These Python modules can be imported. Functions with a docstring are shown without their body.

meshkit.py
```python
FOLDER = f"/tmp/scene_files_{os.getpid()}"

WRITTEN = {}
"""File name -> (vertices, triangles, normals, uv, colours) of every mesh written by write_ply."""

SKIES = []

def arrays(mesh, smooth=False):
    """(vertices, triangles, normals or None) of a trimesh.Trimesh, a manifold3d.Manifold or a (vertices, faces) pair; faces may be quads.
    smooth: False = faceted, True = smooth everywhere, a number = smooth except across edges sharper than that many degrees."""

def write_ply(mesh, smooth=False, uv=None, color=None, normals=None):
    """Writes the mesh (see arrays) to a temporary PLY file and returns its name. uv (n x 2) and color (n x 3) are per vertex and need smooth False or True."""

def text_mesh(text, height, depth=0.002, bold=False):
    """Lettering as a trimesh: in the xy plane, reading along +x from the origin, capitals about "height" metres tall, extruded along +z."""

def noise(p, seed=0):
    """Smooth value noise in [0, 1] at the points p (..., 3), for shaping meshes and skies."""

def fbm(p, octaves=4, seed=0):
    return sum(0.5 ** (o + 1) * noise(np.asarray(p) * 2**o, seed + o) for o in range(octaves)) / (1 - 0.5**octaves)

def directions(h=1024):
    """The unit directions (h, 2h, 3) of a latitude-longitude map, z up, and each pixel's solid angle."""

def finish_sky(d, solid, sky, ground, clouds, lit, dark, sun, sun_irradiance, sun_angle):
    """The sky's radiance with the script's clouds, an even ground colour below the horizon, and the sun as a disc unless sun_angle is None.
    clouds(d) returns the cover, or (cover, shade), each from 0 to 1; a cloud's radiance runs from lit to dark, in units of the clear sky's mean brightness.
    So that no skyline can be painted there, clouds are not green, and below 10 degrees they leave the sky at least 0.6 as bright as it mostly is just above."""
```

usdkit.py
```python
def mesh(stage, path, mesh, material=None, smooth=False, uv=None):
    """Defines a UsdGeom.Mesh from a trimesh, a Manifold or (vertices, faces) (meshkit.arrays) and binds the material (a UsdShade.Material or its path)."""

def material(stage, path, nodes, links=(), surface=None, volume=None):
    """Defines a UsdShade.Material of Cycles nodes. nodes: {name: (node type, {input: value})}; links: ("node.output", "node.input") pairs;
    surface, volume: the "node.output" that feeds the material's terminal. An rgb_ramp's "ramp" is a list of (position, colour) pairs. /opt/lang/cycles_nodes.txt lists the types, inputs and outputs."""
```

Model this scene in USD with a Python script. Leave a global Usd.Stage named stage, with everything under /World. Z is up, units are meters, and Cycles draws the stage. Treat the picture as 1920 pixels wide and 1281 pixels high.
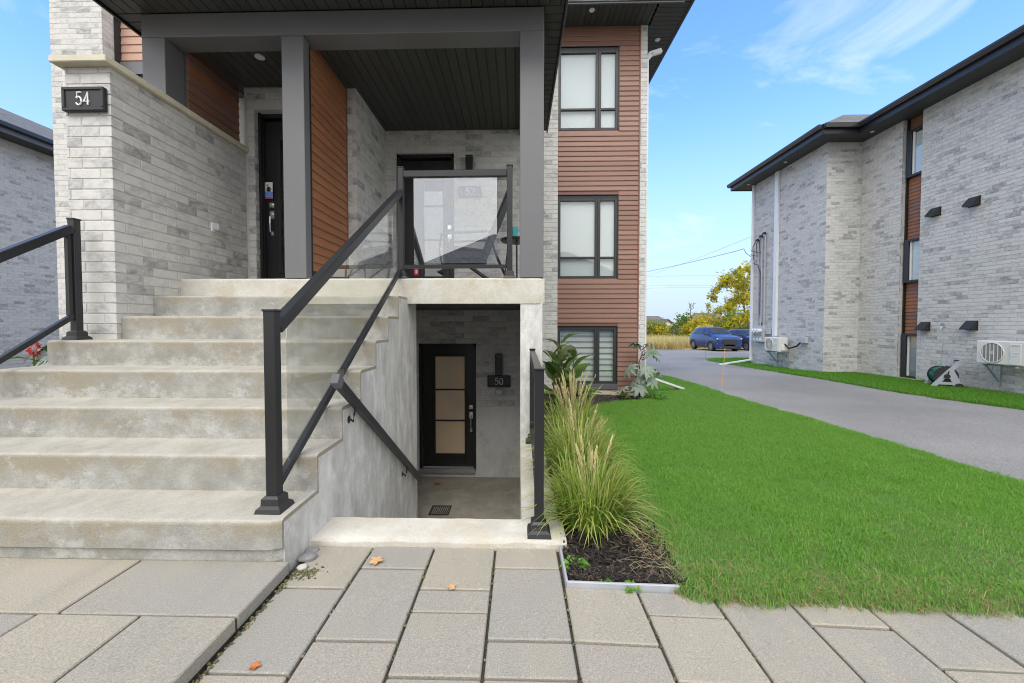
import math, random
import numpy as np, trimesh, usdkit, meshkit
from pxr import Usd, UsdGeom, UsdLux, UsdShade, Gf, Sdf, Vt
from shapely.geometry import Polygon

stage = Usd.Stage.CreateInMemory()
UsdGeom.SetStageUpAxis(stage, 'Z'); UsdGeom.SetStageMetersPerUnit(stage, 1.0)
UsdGeom.Xform.Define(stage, '/World'); UsdGeom.Scope.Define(stage, '/World/Looks')
rnd = random.Random(7); rng = np.random.default_rng(7)
R = math.radians

# ------------------------------------------------------------------ camera, sky, sun
SUN_EL, SUN_X, SUN_Y = R(53), -0.15, -0.98
SUN_I, SUN_ANG, SKY_S, EXPO = 0.43, 44.0, 0.13, 0.90
YAW, PITCH = R(1.4), R(1.6)
cam = UsdGeom.Camera.Define(stage, '/World/camera')
F_ = Gf.Vec3d(-math.sin(YAW) * math.cos(PITCH), math.cos(YAW) * math.cos(PITCH), -math.sin(PITCH))
R_ = Gf.Vec3d(math.cos(YAW), math.sin(YAW), 0); U_ = Gf.Cross(R_, F_)
cam.AddTransformOp().Set(Gf.Matrix4d(R_[0], R_[1], R_[2], 0, U_[0], U_[1], U_[2], 0, -F_[0], -F_[1], -F_[2], 0, 0, 0, 1.2, 1))
cam.CreateHorizontalApertureAttr(36.0); cam.CreateVerticalApertureAttr(36.0 * 683 / 1024)
cam.CreateFocalLengthAttr(36.0 * 747 / 1920)
cam.CreateHorizontalApertureOffsetAttr(7 / 1920 * 36); cam.CreateVerticalApertureOffsetAttr(-12.5 / 1920 * 36)
cam.CreateClippingRangeAttr(Gf.Vec2f(0.05, 5000)); cam.CreateExposureAttr(EXPO)

n_ = math.hypot(SUN_X, SUN_Y)
to_sun = np.array([SUN_X / n_ * math.cos(SUN_EL), SUN_Y / n_ * math.cos(SUN_EL), math.sin(SUN_EL)])
sky = UsdLux.DomeLight.Define(stage, '/World/sky')
sky.GetPrim().SetCustomDataByKey('kind', 'structure')
skym = usdkit.material(stage, '/World/Looks/sky_material', {
    'sky': ('sky_texture', {'sky_type': 'single_scattering', 'sun_disc': False, 'sun_elevation': SUN_EL, 'sun_rotation': math.atan2(to_sun[0], to_sun[1]),
                            'air_density': 1.0, 'aerosol_density': 2.0, 'ozone_density': 2.2}),
    'tc': ('texture_coordinate', {}),
    'gain': ('mix', {'mix_type': 'multiply', 'fac': 1.0, 'color2': (1.0, 1.42, 2.0)}),
    'map': ('mapping', {'mapping_type': 'point', 'rotation': (0.2, 0.75, 0.35), 'scale': (1.0, 3.4, 4.2)}),
    'n': ('noise_texture', {'scale': 1.3, 'detail': 8, 'roughness': 0.6, 'distortion': 0.7}),
    'sep': ('separate_xyz', {}),
    'cover': ('map_range', {'range_type': 'smoothstep', 'from_min': -0.45, 'from_max': 0.72, 'to_min': 0.46, 'to_max': -0.065, 'clamp': True}),
    'sum': ('math', {'math_type': 'add'}),
    'ramp': ('rgb_ramp', {'ramp': [(0, (0, 0, 0)), (0.50, (0, 0, 0)), (0.62, (.26, .26, .26)), (0.78, (.8, .8, .8)), (1, (.95, .95, .95))]}),
    'low': ('map_range', {'range_type': 'smoothstep', 'from_min': -0.02, 'from_max': 0.50, 'to_min': 0.93, 'to_max': 0.0, 'clamp': True}),
    'haze': ('mix', {'mix_type': 'mix', 'color2': (2.95, 3.5, 4.35)}),
    'cloud': ('mix', {'mix_type': 'mix', 'color2': (6.3, 6.15, 5.9)}),
    'bg': ('background_shader', {'strength': SKY_S}),
}, [('tc.generated', 'map.vector'), ('map.vector', 'n.vector'), ('tc.generated', 'sep.vector'), ('sep.y', 'cover.value'), ('n.fac', 'sum.value1'), ('cover.result', 'sum.value2'),
    ('sum.value', 'ramp.fac'), ('sep.z', 'low.value'), ('low.result', 'haze.fac'), ('sky.color', 'gain.color1'), ('gain.color', 'haze.color1'),
    ('haze.color', 'cloud.color1'), ('ramp.color', 'cloud.fac'), ('cloud.color', 'bg.color')], surface='bg.background')
UsdShade.MaterialBindingAPI.Apply(sky.GetPrim()).Bind(skym)
sun = UsdLux.DistantLight.Define(stage, '/World/sun')
sun.CreateNormalizeAttr(True); sun.CreateIntensityAttr(SUN_I); sun.CreateAngleAttr(SUN_ANG); sun.CreateColorAttr(Gf.Vec3f(1.0, 0.965, 0.91))
z_ = Gf.Vec3d(*to_sun); x_ = Gf.Cross(Gf.Vec3d(0, 0, 1), z_).GetNormalized(); y_ = Gf.Cross(z_, x_)
sun.AddTransformOp().Set(Gf.Matrix4d(x_[0], x_[1], x_[2], 0, y_[0], y_[1], y_[2], 0, z_[0], z_[1], z_[2], 0, 0, 0, 60, 1))

# ------------------------------------------------------------------ materials
M = {}
def mat(name, nodes, links=(), surface='p.BSDF'):
    M[name] = usdkit.material(stage, '/World/Looks/' + name, nodes, links, surface=surface); return M[name]
def plain(name, col, rough=0.5, metal=0.0, spec=0.5, bump=None, vary=None, coat=0.0, sc=(1, 1, 1)):
    """one colour, with optional fine relief bump=(scale, strength, distance) and tone noise vary=(scale, amount)"""
    nd = {'p': ('principled_bsdf', {'base_color': col, 'roughness': rough, 'metallic': metal, 'specular_ior_level': spec, 'coat_weight': coat}), 'g': ('geometry', {})}
    ln = []
    if sc != (1, 1, 1):
        nd['m'] = ('mapping', {'mapping_type': 'point', 'scale': sc}); ln.append(('g.position', 'm.vector')); pos = 'm.vector'
    else: pos = 'g.position'
    if vary:
        nd['n'] = ('noise_texture', {'scale': vary[0], 'detail': 5, 'roughness': 0.6})
        a = vary[1]
        nd['r'] = ('rgb_ramp', {'ramp': [(0.25, tuple(c * (1 - a) for c in col)), (0.5, col), (0.75, tuple(min(1, c * (1 + a)) for c in col))]})
        ln += [(pos, 'n.vector'), ('n.fac', 'r.fac'), ('r.color', 'p.base_color')]
    if bump:
        nd['bn'] = ('noise_texture', {'scale': bump[0], 'detail': 4, 'roughness': 0.6}); nd['b'] = ('bump', {'strength': bump[1], 'distance': bump[2]})
        ln += [(pos, 'bn.vector'), ('bn.fac', 'b.height'), ('b.normal', 'p.normal')]
    return mat(name, nd, ln)

def brick_mat(name, tint=None):
    nd = {'g': ('geometry', {}), 'mp': ('mapping', {'mapping_type': 'point', 'scale': (1, 1, 1.7)}),
          'n': ('noise_texture', {'scale': 9, 'detail': 6, 'roughness': 0.62, 'distortion': 0.6}),
          'cx': ('combine_xyz', {}), 'tm': ('math', {'math_type': 'multiply', 'value1': tint or 0.0, 'value2': 61.0}), 'va': ('vector_math', {'math_type': 'add'}),
          'n2': ('noise_texture', {'scale': 70, 'detail': 4, 'roughness': 0.6}),
          'add': ('math', {'math_type': 'multiply_add', 'value2': 1.8, 'value3': -0.75}),
          'sum': ('math', {'math_type': 'add', 'use_clamp': True}),
          'fine': ('math', {'math_type': 'multiply_add', 'value2': 0.5, 'value3': -0.25}),
          'sum2': ('math', {'math_type': 'add', 'use_clamp': True}),
          'r': ('rgb_ramp', {'ramp': [(0, (.585, .575, .55)), (0.35, (.53, .523, .505)), (0.62, (.425, .42, .412)), (0.85, (.325, .324, .322)), (1, (.255, .255, .258))]}),
          'b': ('bump', {'strength': 0.5, 'distance': 0.004}),
          'p': ('principled_bsdf', {'roughness': 0.85, 'specular_ior_level': 0.25})}
    ln = [('g.position', 'mp.vector'), ('tm.value', 'cx.x'), ('tm.value', 'cx.z'), ('mp.vector', 'va.vector1'), ('cx.vector', 'va.vector2'), ('va.vector', 'n.vector'), ('g.position', 'n2.vector'), ('n.fac', 'add.value1'), ('add.value', 'sum.value1'),
          ('n2.fac', 'fine.value1'), ('sum.value', 'sum2.value1'), ('fine.value', 'sum2.value2'), ('sum2.value', 'r.fac'), ('r.color', 'p.base_color'),
          ('n2.fac', 'b.height'), ('b.normal', 'p.normal')]
    if tint is None:
        nd['a'] = ('attribute', {'attribute': 'tint'}); ln += [('a.fac', 'sum.value2'), ('a.fac', 'tm.value1')]
    else:
        nd['sum'] = ('math', {'math_type': 'add', 'use_clamp': True, 'value2': tint})
    mat(name, nd, ln)
TINTS = [0.02, 0.08, 0.14, 0.22, 0.32, 0.46, 0.62]
TINT_W = [3.5, 4.5, 4.5, 4, 3.4, 2.6, 1.7]
for i, t in enumerate(TINTS): brick_mat('brick_tone_%d' % (i + 1), t)
brick_mat('brick_tones')
plain('mortar', (.50, .487, .455), 0.9, vary=(14, .12), bump=(90, .4, .003))
plain('mortar_grey', (.50, .495, .47), 0.9, vary=(14, .12))

def siding_mat(name, col, a=.16):
    mat(name, {'g': ('geometry', {}), 'm': ('mapping', {'mapping_type': 'point', 'scale': (2.2, 2.2, 60)}),
               'n': ('noise_texture', {'scale': 1.6, 'detail': 6, 'roughness': 0.65, 'distortion': .4}),
               'r': ('rgb_ramp', {'ramp': [(0.25, tuple(c * (1 - a * 1.5) for c in col)), (0.5, col), (0.75, tuple(c * (1 + a) for c in col))]}),
               'b': ('bump', {'strength': .25, 'distance': .002}),
               'p': ('principled_bsdf', {'roughness': .5, 'specular_ior_level': .4})},
        [('g.position', 'm.vector'), ('m.vector', 'n.vector'), ('n.fac', 'r.fac'), ('r.color', 'p.base_color'), ('n.fac', 'b.height'), ('b.normal', 'p.normal')])
siding_mat('brown_siding', (.225, .122, .088)); siding_mat('brown_siding_light', (.248, .137, .10)); siding_mat('brown_siding_dark', (.205, .110, .078))
siding_mat('orange_siding', (.32, .138, .066)); siding_mat('orange_siding_dark', (.29, .122, .058))
siding_mat('pale_siding', (.45, .28, .21))
plain('siding_trim', (.20, .085, .06), .5)
plain('black_metal', (.012, .0125, .014), .38, spec=.5, bump=(400, .08, .001))
plain('black_paint', (.014, .014, .0145), .34, spec=.5, vary=(3, .25))
plain('rail_metal', (.014, .0145, .016), .36, spec=.45, bump=(300, .06, .001))
plain('column_metal', (.135, .136, .142), .38, spec=.5, vary=(1.5, .06))
plain('charcoal_metal', (.095, .097, .104), .40, spec=.5)
plain('soffit', (.048, .049, .046), .55, spec=.35)
plain('soffit_light', (.055, .056, .053), .55, spec=.35)
plain('gutter', (.018, .018, .019), .3, spec=.5)
plain('window_frame', (.030, .030, .031), .4, spec=.45)
plain('chrome', (.72, .70, .66), .22, metal=1.0)
plain('white_plastic', (.72, .72, .71), .4)
plain('white_metal', (.70, .71, .72), .45, vary=(3, .05))
plain('grey_plastic', (.42, .43, .45), .45)
plain('beige_metal', (.63, .62, .57), .4, vary=(2, .04))
plain('dark_grille', (.10, .10, .10), .6); plain('fan_grey', (.22, .22, .215), .6)
plain('galvanised', (.45, .46, .46), .35, metal=.7, vary=(20, .2))
plain('stone_coping', (.56, .515, .40), .8, vary=(5, .12), bump=(60, .3, .003))
plain('black_plastic', (.02, .02, .021), .5)
plain('rubber', (.02, .02, .02), .75)
plain('number_white', (.85, .85, .84), .35)
plain('blind', (.66, .68, .69), .7)
plain('blind_sheer', (.35, .37, .36), .7)
plain('room_dark', (.05, .05, .048), .8)
plain('hose_green', (.008, .11, .085), .35)
plain('reel_grey', (.36, .38, .42), .45)
plain('mulch', (.022, .019, .017), .9); plain('mulch_brown', (.05, .036, .028), .9)
plain('straw', (.34, .27, .16), .8)
plain('gravel_grey', (.2, .2, .2), .8, vary=(20, .3)); plain('pebble', (.42, .41, .38), .75, vary=(20, .2))
plain('iron', (.035, .037, .042), .5, metal=.4, vary=(60, .5))
plain('leaf_orange', (.42, .13, .035), .6); plain('leaf_tan', (.52, .30, .14), .6)
plain('edging', (.33, .345, .375), .5, vary=(8, .1))
plain('card_white', (.82, .82, .80), .4); plain('card_blue', (.16, .34, .72), .4); plain('card_pink', (.75, .05, .32), .4); plain('skin', (.55, .32, .22), .6)
plain('red_sticker', (.6, .03, .05), .4); plain('turquoise', (.05, .42, .45), .5)
plain('orange_stake', (.72, .32, .05), .5); plain('green_stake', (.16, .30, .16), .5)
plain('bark', (.12, .10, .075), .9, vary=(8, .3), bump=(30, .6, .01))
plain('stem_red', (.10, .022, .020), .5); plain('stem_green', (.12, .17, .05), .6)
plain('far_wall', (.62, .60, .56), .8); plain('far_wall_tan', (.42, .38, .33), .8)
plain('sling', (.02, .02, .021), .6, bump=(500, .3, .001))
plain('cable', (.025, .025, .027), .6); plain('cable_grey', (.16, .17, .19), .6)
plain('foundation', (.50, .44, .34), .85, vary=(6, .12), bump=(40, .3, .004))
plain('car_blue', (.008, .030, .12), .3, metal=.1, coat=.4); plain('car_navy', (.014, .016, .045), .25, metal=.1, coat=.6)
plain('car_glass', (.012, .014, .016), .05, spec=.5); plain('lamp_glass', (.75, .76, .78), .1, coat=1.0); plain('alloy', (.5, .5, .5), .3, metal=.9)
plain('amber', (.6, .22, .03), .2)

def pane_mat(name, tint, r0, rough):
    # reflection by Schlick's law, alike from both sides of the sheet
    mat(name, {'w': ('layer_weight', {'blend': 0.5}), 'pw': ('math', {'math_type': 'power', 'value2': 4.0}), 'ma': ('math', {'math_type': 'multiply_add', 'value2': 1 - r0, 'value3': r0}),
        't': ('transparent_bsdf', {'color': tint}), 'gl': ('glossy_bsdf', {'color': (1, 1, 1), 'roughness': rough}), 'm': ('mix_closure', {})},
        [('w.facing', 'pw.value1'), ('pw.value', 'ma.value1'), ('ma.value', 'm.fac'), ('t.BSDF', 'm.closure1'), ('gl.BSDF', 'm.closure2')], surface='m.closure')
pane_mat('glass', (.95, .97, .96), .04, .004); pane_mat('guard_glass', (.95, .965, .96), .19, .004); pane_mat('window_glass', (.93, .95, .945), .08, .005)
mat('frosted_glass', {'g': ('geometry', {}), 'n': ('noise_texture', {'scale': 3.2, 'detail': 3, 'roughness': .5}), 'n2': ('noise_texture', {'scale': 220, 'detail': 2}),
     'r': ('rgb_ramp', {'ramp': [(.3, (.70, .50, .30)), (.55, (.62, .48, .33)), (.75, (.54, .46, .36))]}), 'b': ('bump', {'strength': .35, 'distance': .002}),
     'p': ('principled_bsdf', {'roughness': .28, 'specular_ior_level': .6})},
    [('g.position', 'n.vector'), ('g.position', 'n2.vector'), ('n.fac', 'r.fac'), ('r.color', 'p.base_color'), ('n2.fac', 'b.height'), ('b.normal', 'p.normal')])

def concrete(name, light, mid, dark, stain, sc=(1, 1, 1), bumpd=.004, stain_at=.55, top=None):
    mat(name, {'g': ('geometry', {}), 'm': ('mapping', {'mapping_type': 'point', 'scale': sc}),
        'n1': ('noise_texture', {'scale': 3.4, 'detail': 9, 'roughness': .7, 'distortion': .15}),
        'n2': ('noise_texture', {'scale': 3.0, 'detail': 9, 'roughness': .74, 'distortion': .2}),
        'n3': ('noise_texture', {'scale': 130, 'detail': 3, 'roughness': .7}),
        'off': ('vector_math', {'math_type': 'add', 'vector2': (13.1, 7.7, 3.3)}),
        'r1': ('rgb_ramp', {'ramp': [(.3, dark), (.5, mid), (.68, light)]}),
        'r2': ('rgb_ramp', {'ramp': [(stain_at - .09, (0, 0, 0)), (stain_at + .07, (1, 1, 1))]}),
        'mx': ('mix', {'mix_type': 'mix', 'color2': stain}),
        'r3': ('rgb_ramp', {'ramp': [(.25, (.80, .80, .80)), (.5, (1, 1, 1)), (.75, (1.1, 1.1, 1.1))]}),
        'ml': ('mix', {'mix_type': 'multiply', 'fac': 1.0}),
        'v': ('voronoi_texture', {'scale': 26, 'randomness': 1}), 'vr': ('rgb_ramp', {'ramp': [(0, (.45, .42, .38)), (.055, (.6, .58, .55)), (.075, (1, 1, 1)), (1, (1, 1, 1))]}),
        'ml2': ('mix', {'mix_type': 'multiply', 'fac': .55}),
        'tn': ('separate_xyz', {}), 'tr': ('map_range', {'from_min': .55, 'from_max': .9, 'to_min': 0.0, 'to_max': .8 if top else 0.0, 'clamp': True}), 'tm': ('mix', {'mix_type': 'mix', 'color2': top or mid}),
        'b': ('bump', {'strength': .6, 'distance': bumpd}), 'p': ('principled_bsdf', {'roughness': .88, 'specular_ior_level': .25})},
        [('g.true_normal', 'tn.vector'), ('tn.z', 'tr.value'), ('tr.result', 'tm.fac'), ('mx.color', 'tm.color1'), ('g.position', 'm.vector'), ('m.vector', 'n1.vector'), ('m.vector', 'off.vector1'), ('off.vector', 'n2.vector'), ('g.position', 'n3.vector'), ('n1.fac', 'r1.fac'), ('n2.fac', 'r2.fac'),
         ('r1.color', 'mx.color1'), ('r2.color', 'mx.fac'), ('tm.color', 'ml.color1'), ('n3.fac', 'r3.fac'), ('r3.color', 'ml.color2'), ('g.position', 'v.vector'), ('v.distance', 'vr.fac'),
         ('ml.color', 'ml2.color1'), ('vr.color', 'ml2.color2'), ('ml2.color', 'p.base_color'), ('n3.fac', 'b.height'), ('b.normal', 'p.normal')])
RISE = (1.665 - .06) / 8
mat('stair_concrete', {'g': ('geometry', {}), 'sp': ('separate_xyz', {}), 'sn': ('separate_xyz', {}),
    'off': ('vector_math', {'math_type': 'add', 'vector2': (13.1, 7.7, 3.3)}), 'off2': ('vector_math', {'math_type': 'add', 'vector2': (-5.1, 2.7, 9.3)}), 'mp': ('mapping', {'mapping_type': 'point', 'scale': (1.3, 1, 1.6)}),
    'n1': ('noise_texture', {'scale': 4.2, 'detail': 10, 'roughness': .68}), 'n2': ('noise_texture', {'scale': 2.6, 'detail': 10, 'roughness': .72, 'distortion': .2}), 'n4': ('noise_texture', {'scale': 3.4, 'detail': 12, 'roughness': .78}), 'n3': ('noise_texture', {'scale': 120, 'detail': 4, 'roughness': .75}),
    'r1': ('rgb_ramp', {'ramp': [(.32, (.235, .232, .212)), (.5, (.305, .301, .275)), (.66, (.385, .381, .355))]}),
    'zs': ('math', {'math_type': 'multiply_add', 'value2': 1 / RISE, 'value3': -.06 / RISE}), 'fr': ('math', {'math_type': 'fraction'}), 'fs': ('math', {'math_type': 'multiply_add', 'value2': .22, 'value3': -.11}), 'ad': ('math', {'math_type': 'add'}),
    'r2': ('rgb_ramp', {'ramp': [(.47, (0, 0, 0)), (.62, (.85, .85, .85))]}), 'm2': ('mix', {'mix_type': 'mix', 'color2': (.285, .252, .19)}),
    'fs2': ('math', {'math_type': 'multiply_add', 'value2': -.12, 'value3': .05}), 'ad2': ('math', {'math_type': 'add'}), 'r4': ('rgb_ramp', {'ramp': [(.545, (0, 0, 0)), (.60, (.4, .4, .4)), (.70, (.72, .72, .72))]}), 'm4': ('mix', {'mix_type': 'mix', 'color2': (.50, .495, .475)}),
    'tr': ('map_range', {'from_min': .5, 'from_max': .85, 'to_min': 0.0, 'to_max': 1.0, 'clamp': True}), 'rt': ('rgb_ramp', {'ramp': [(.33, (.325, .308, .262)), (.5, (.385, .366, .318)), (.66, (.435, .415, .365))]}), 'mt': ('mix', {'mix_type': 'mix'}),  # upward faces lighter, risers darker: skylight on the treads put into the colour
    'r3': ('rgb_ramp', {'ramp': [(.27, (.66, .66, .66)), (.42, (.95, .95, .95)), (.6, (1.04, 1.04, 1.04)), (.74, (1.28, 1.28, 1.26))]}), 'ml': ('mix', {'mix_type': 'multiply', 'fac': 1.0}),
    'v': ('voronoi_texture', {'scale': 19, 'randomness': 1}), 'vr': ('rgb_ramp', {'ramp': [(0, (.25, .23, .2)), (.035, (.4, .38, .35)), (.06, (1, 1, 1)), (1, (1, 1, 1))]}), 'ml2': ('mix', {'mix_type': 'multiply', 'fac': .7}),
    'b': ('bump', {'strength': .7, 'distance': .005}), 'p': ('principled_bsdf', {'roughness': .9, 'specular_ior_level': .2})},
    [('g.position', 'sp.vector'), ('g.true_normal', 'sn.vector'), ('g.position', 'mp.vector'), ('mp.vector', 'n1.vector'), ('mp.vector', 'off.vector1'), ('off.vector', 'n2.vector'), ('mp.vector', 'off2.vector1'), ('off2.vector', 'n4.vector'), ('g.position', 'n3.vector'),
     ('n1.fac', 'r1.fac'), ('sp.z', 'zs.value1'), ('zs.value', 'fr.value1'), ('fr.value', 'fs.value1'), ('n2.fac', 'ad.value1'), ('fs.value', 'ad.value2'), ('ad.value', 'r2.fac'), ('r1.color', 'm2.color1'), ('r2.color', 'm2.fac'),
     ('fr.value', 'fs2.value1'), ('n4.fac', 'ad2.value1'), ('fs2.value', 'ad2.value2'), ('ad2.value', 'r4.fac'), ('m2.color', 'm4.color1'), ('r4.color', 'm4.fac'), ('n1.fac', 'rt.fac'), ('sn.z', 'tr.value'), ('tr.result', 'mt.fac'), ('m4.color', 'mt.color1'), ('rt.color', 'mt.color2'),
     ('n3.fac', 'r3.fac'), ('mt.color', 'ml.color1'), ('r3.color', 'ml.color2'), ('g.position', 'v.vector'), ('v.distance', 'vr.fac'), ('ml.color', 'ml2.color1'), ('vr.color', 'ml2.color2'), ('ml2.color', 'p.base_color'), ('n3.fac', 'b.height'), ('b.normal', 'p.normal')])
concrete('cheek_concrete', (.60, .59, .56), (.475, .468, .44), (.345, .343, .325), (.66, .655, .64), (1.6, 1.8, .75), stain_at=.575)
concrete('sill_concrete', (.60, .58, .53), (.53, .51, .455), (.44, .42, .37), (.48, .44, .36), (1, 1, 1))
concrete('slab_concrete', (.60, .59, .54), (.53, .515, .46), (.45, .43, .375), (.46, .42, .33), (1, 1, 1.0))
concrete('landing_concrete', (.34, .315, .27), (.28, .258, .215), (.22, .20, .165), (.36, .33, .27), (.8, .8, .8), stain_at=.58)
concrete('well_concrete', (.62, .615, .59), (.56, .555, .53), (.47, .465, .44), (.38, .37, .34), (.8, .8, .5), stain_at=.62)

def paver_mat(name, a, b, c):
    mat(name, {'g': ('geometry', {}), 'm': ('mapping', {'mapping_type': 'point', 'rotation': (0, 0, .5), 'scale': (2.2, .8, 1)}),
        'n1': ('noise_texture', {'scale': 2.4, 'detail': 5, 'roughness': .55, 'distortion': .7}), 'n3': ('noise_texture', {'scale': 190, 'detail': 3, 'roughness': .75}),
        'r1': ('rgb_ramp', {'ramp': [(.3, a), (.5, b), (.7, c)]}), 'r3': ('rgb_ramp', {'ramp': [(.30, (.55, .55, .55)), (.45, (.92, .92, .92)), (.6, (1.06, 1.06, 1.05)), (.70, (1.6, 1.6, 1.56))]}),
        'ml': ('mix', {'mix_type': 'multiply', 'fac': 1.0}), 'b': ('bump', {'strength': .7, 'distance': .0035}), 'p': ('principled_bsdf', {'roughness': .86, 'specular_ior_level': .25})},
        [('g.position', 'm.vector'), ('m.vector', 'n1.vector'), ('g.position', 'n3.vector'), ('n1.fac', 'r1.fac'), ('n3.fac', 'r3.fac'), ('r1.color', 'ml.color1'), ('r3.color', 'ml.color2'),
         ('ml.color', 'p.base_color'), ('n3.fac', 'b.height'), ('b.normal', 'p.normal')])
PT = (.335, .308, .252); PG = (.278, .268, .243); PM = (.305, .286, .246)
paver_mat('paver_tan', PM, PT, (.35, .32, .265)); paver_mat('paver_grey', PG, (.295, .28, .25), PM); paver_mat('paver_mixed', PG, PM, PT); paver_mat('paver_pinkish', PM, (.312, .286, .246), (.30, .282, .246))
plain('joint_sand', (.045, .042, .03), .95, vary=(60, .5), bump=(150, .6, .004))

mat('asphalt', {'g': ('geometry', {}), 'n1': ('noise_texture', {'scale': .35, 'detail': 6, 'roughness': .6}), 'n3': ('noise_texture', {'scale': 55, 'detail': 6, 'roughness': .85}),
    'r1': ('rgb_ramp', {'ramp': [(.3, (.165, .162, .160)), (.7, (.245, .241, .237))]}), 'r3': ('rgb_ramp', {'ramp': [(.3, (.45, .45, .45)), (.5, (1, 1, 1)), (.70, (1.7, 1.7, 1.7))]}),
    'ml': ('mix', {'mix_type': 'multiply', 'fac': 1.0}), 'b': ('bump', {'strength': .8, 'distance': .006}), 'p': ('principled_bsdf', {'roughness': .85, 'specular_ior_level': .3})},
    [('g.position', 'n1.vector'), ('g.position', 'n3.vector'), ('n1.fac', 'r1.fac'), ('n3.fac', 'r3.fac'), ('r1.color', 'ml.color1'), ('r3.color', 'ml.color2'), ('ml.color', 'p.base_color'), ('n3.fac', 'b.height'), ('b.normal', 'p.normal')])
plain('soil', (.10, .085, .06), .95, vary=(3, .3), bump=(30, .6, .02))
plain('lawn_soil', (.05, .19, .015), .95, vary=(2, .4), bump=(60, .6, .02))
plain('mulch_soil', (.03, .026, .022), .95, vary=(30, .6), bump=(60, .8, .02))
plain('field_soil', (.36, .28, .13), .95, vary=(.6, .3), bump=(10, .6, .05))
mat('shingle', {'g': ('geometry', {}), 'm': ('mapping', {'mapping_type': 'point', 'scale': (1.4, 1.4, 6)}), 'n': ('noise_texture', {'scale': 3, 'detail': 4, 'roughness': .7}),
    'r': ('rgb_ramp', {'ramp': [(.3, (.05, .05, .05)), (.55, (.12, .12, .12)), (.72, (.2, .2, .2))]}), 'p': ('principled_bsdf', {'roughness': .9})},
    [('g.position', 'm.vector'), ('m.vector', 'n.vector'), ('n.fac', 'r.fac'), ('r.color', 'p.base_color')])

def leaf_mat(name, cols, trans=.35, rough=.5, attr='tint', spec=.35):
    k = len(cols)
    nd = {'a': ('attribute', {'attribute': attr}), 'r': ('rgb_ramp', {'ramp': [(i / (k - 1), c) for i, c in enumerate(cols)]}),
          'p': ('principled_bsdf', {'roughness': rough, 'specular_ior_level': spec}), 't': ('translucent_bsdf', {}), 'm': ('mix_closure', {'fac': trans})}
    mat(name, nd, [('a.fac', 'r.fac'), ('r.color', 'p.base_color'), ('r.color', 't.color'), ('p.BSDF', 'm.closure1'), ('t.BSDF', 'm.closure2')], surface='m.closure')
leaf_mat('grass_green', [(.06, .19, .010), (.105, .285, .018), (.16, .36, .04), (.26, .41, .10)], .35)
leaf_mat('grass_dull', [(.08, .24, .025), (.14, .32, .05), (.22, .36, .10), (.36, .40, .18)], .35)
leaf_mat('grass_dry', [(.16, .17, .05), (.30, .24, .10), (.42, .33, .16)], .25)
leaf_mat('field_grass', [(.42, .32, .11), (.58, .46, .20), (.70, .60, .34), (.42, .40, .12)], .35)
leaf_mat('reed_blade', [(.07, .15, .015), (.15, .26, .03), (.27, .36, .06), (.46, .45, .15)], .4)
leaf_mat('reed_plume', [(.44, .38, .17), (.58, .50, .25), (.68, .61, .36)], .35, .7)
leaf_mat('mulch_chip', [(.014, .012, .011), (.028, .024, .021), (.05, .038, .03), (.10, .075, .055)], 0.0, .9)
leaf_mat('canna_leaf', [(.06, .12, .025), (.12, .20, .03), (.22, .29, .09), (.15, .15, .09)], .35, .35)
leaf_mat('castor_leaf', [(.14, .21, .14), (.22, .29, .23), (.29, .34, .29), (.10, .19, .04)], .25, .4)
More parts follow.
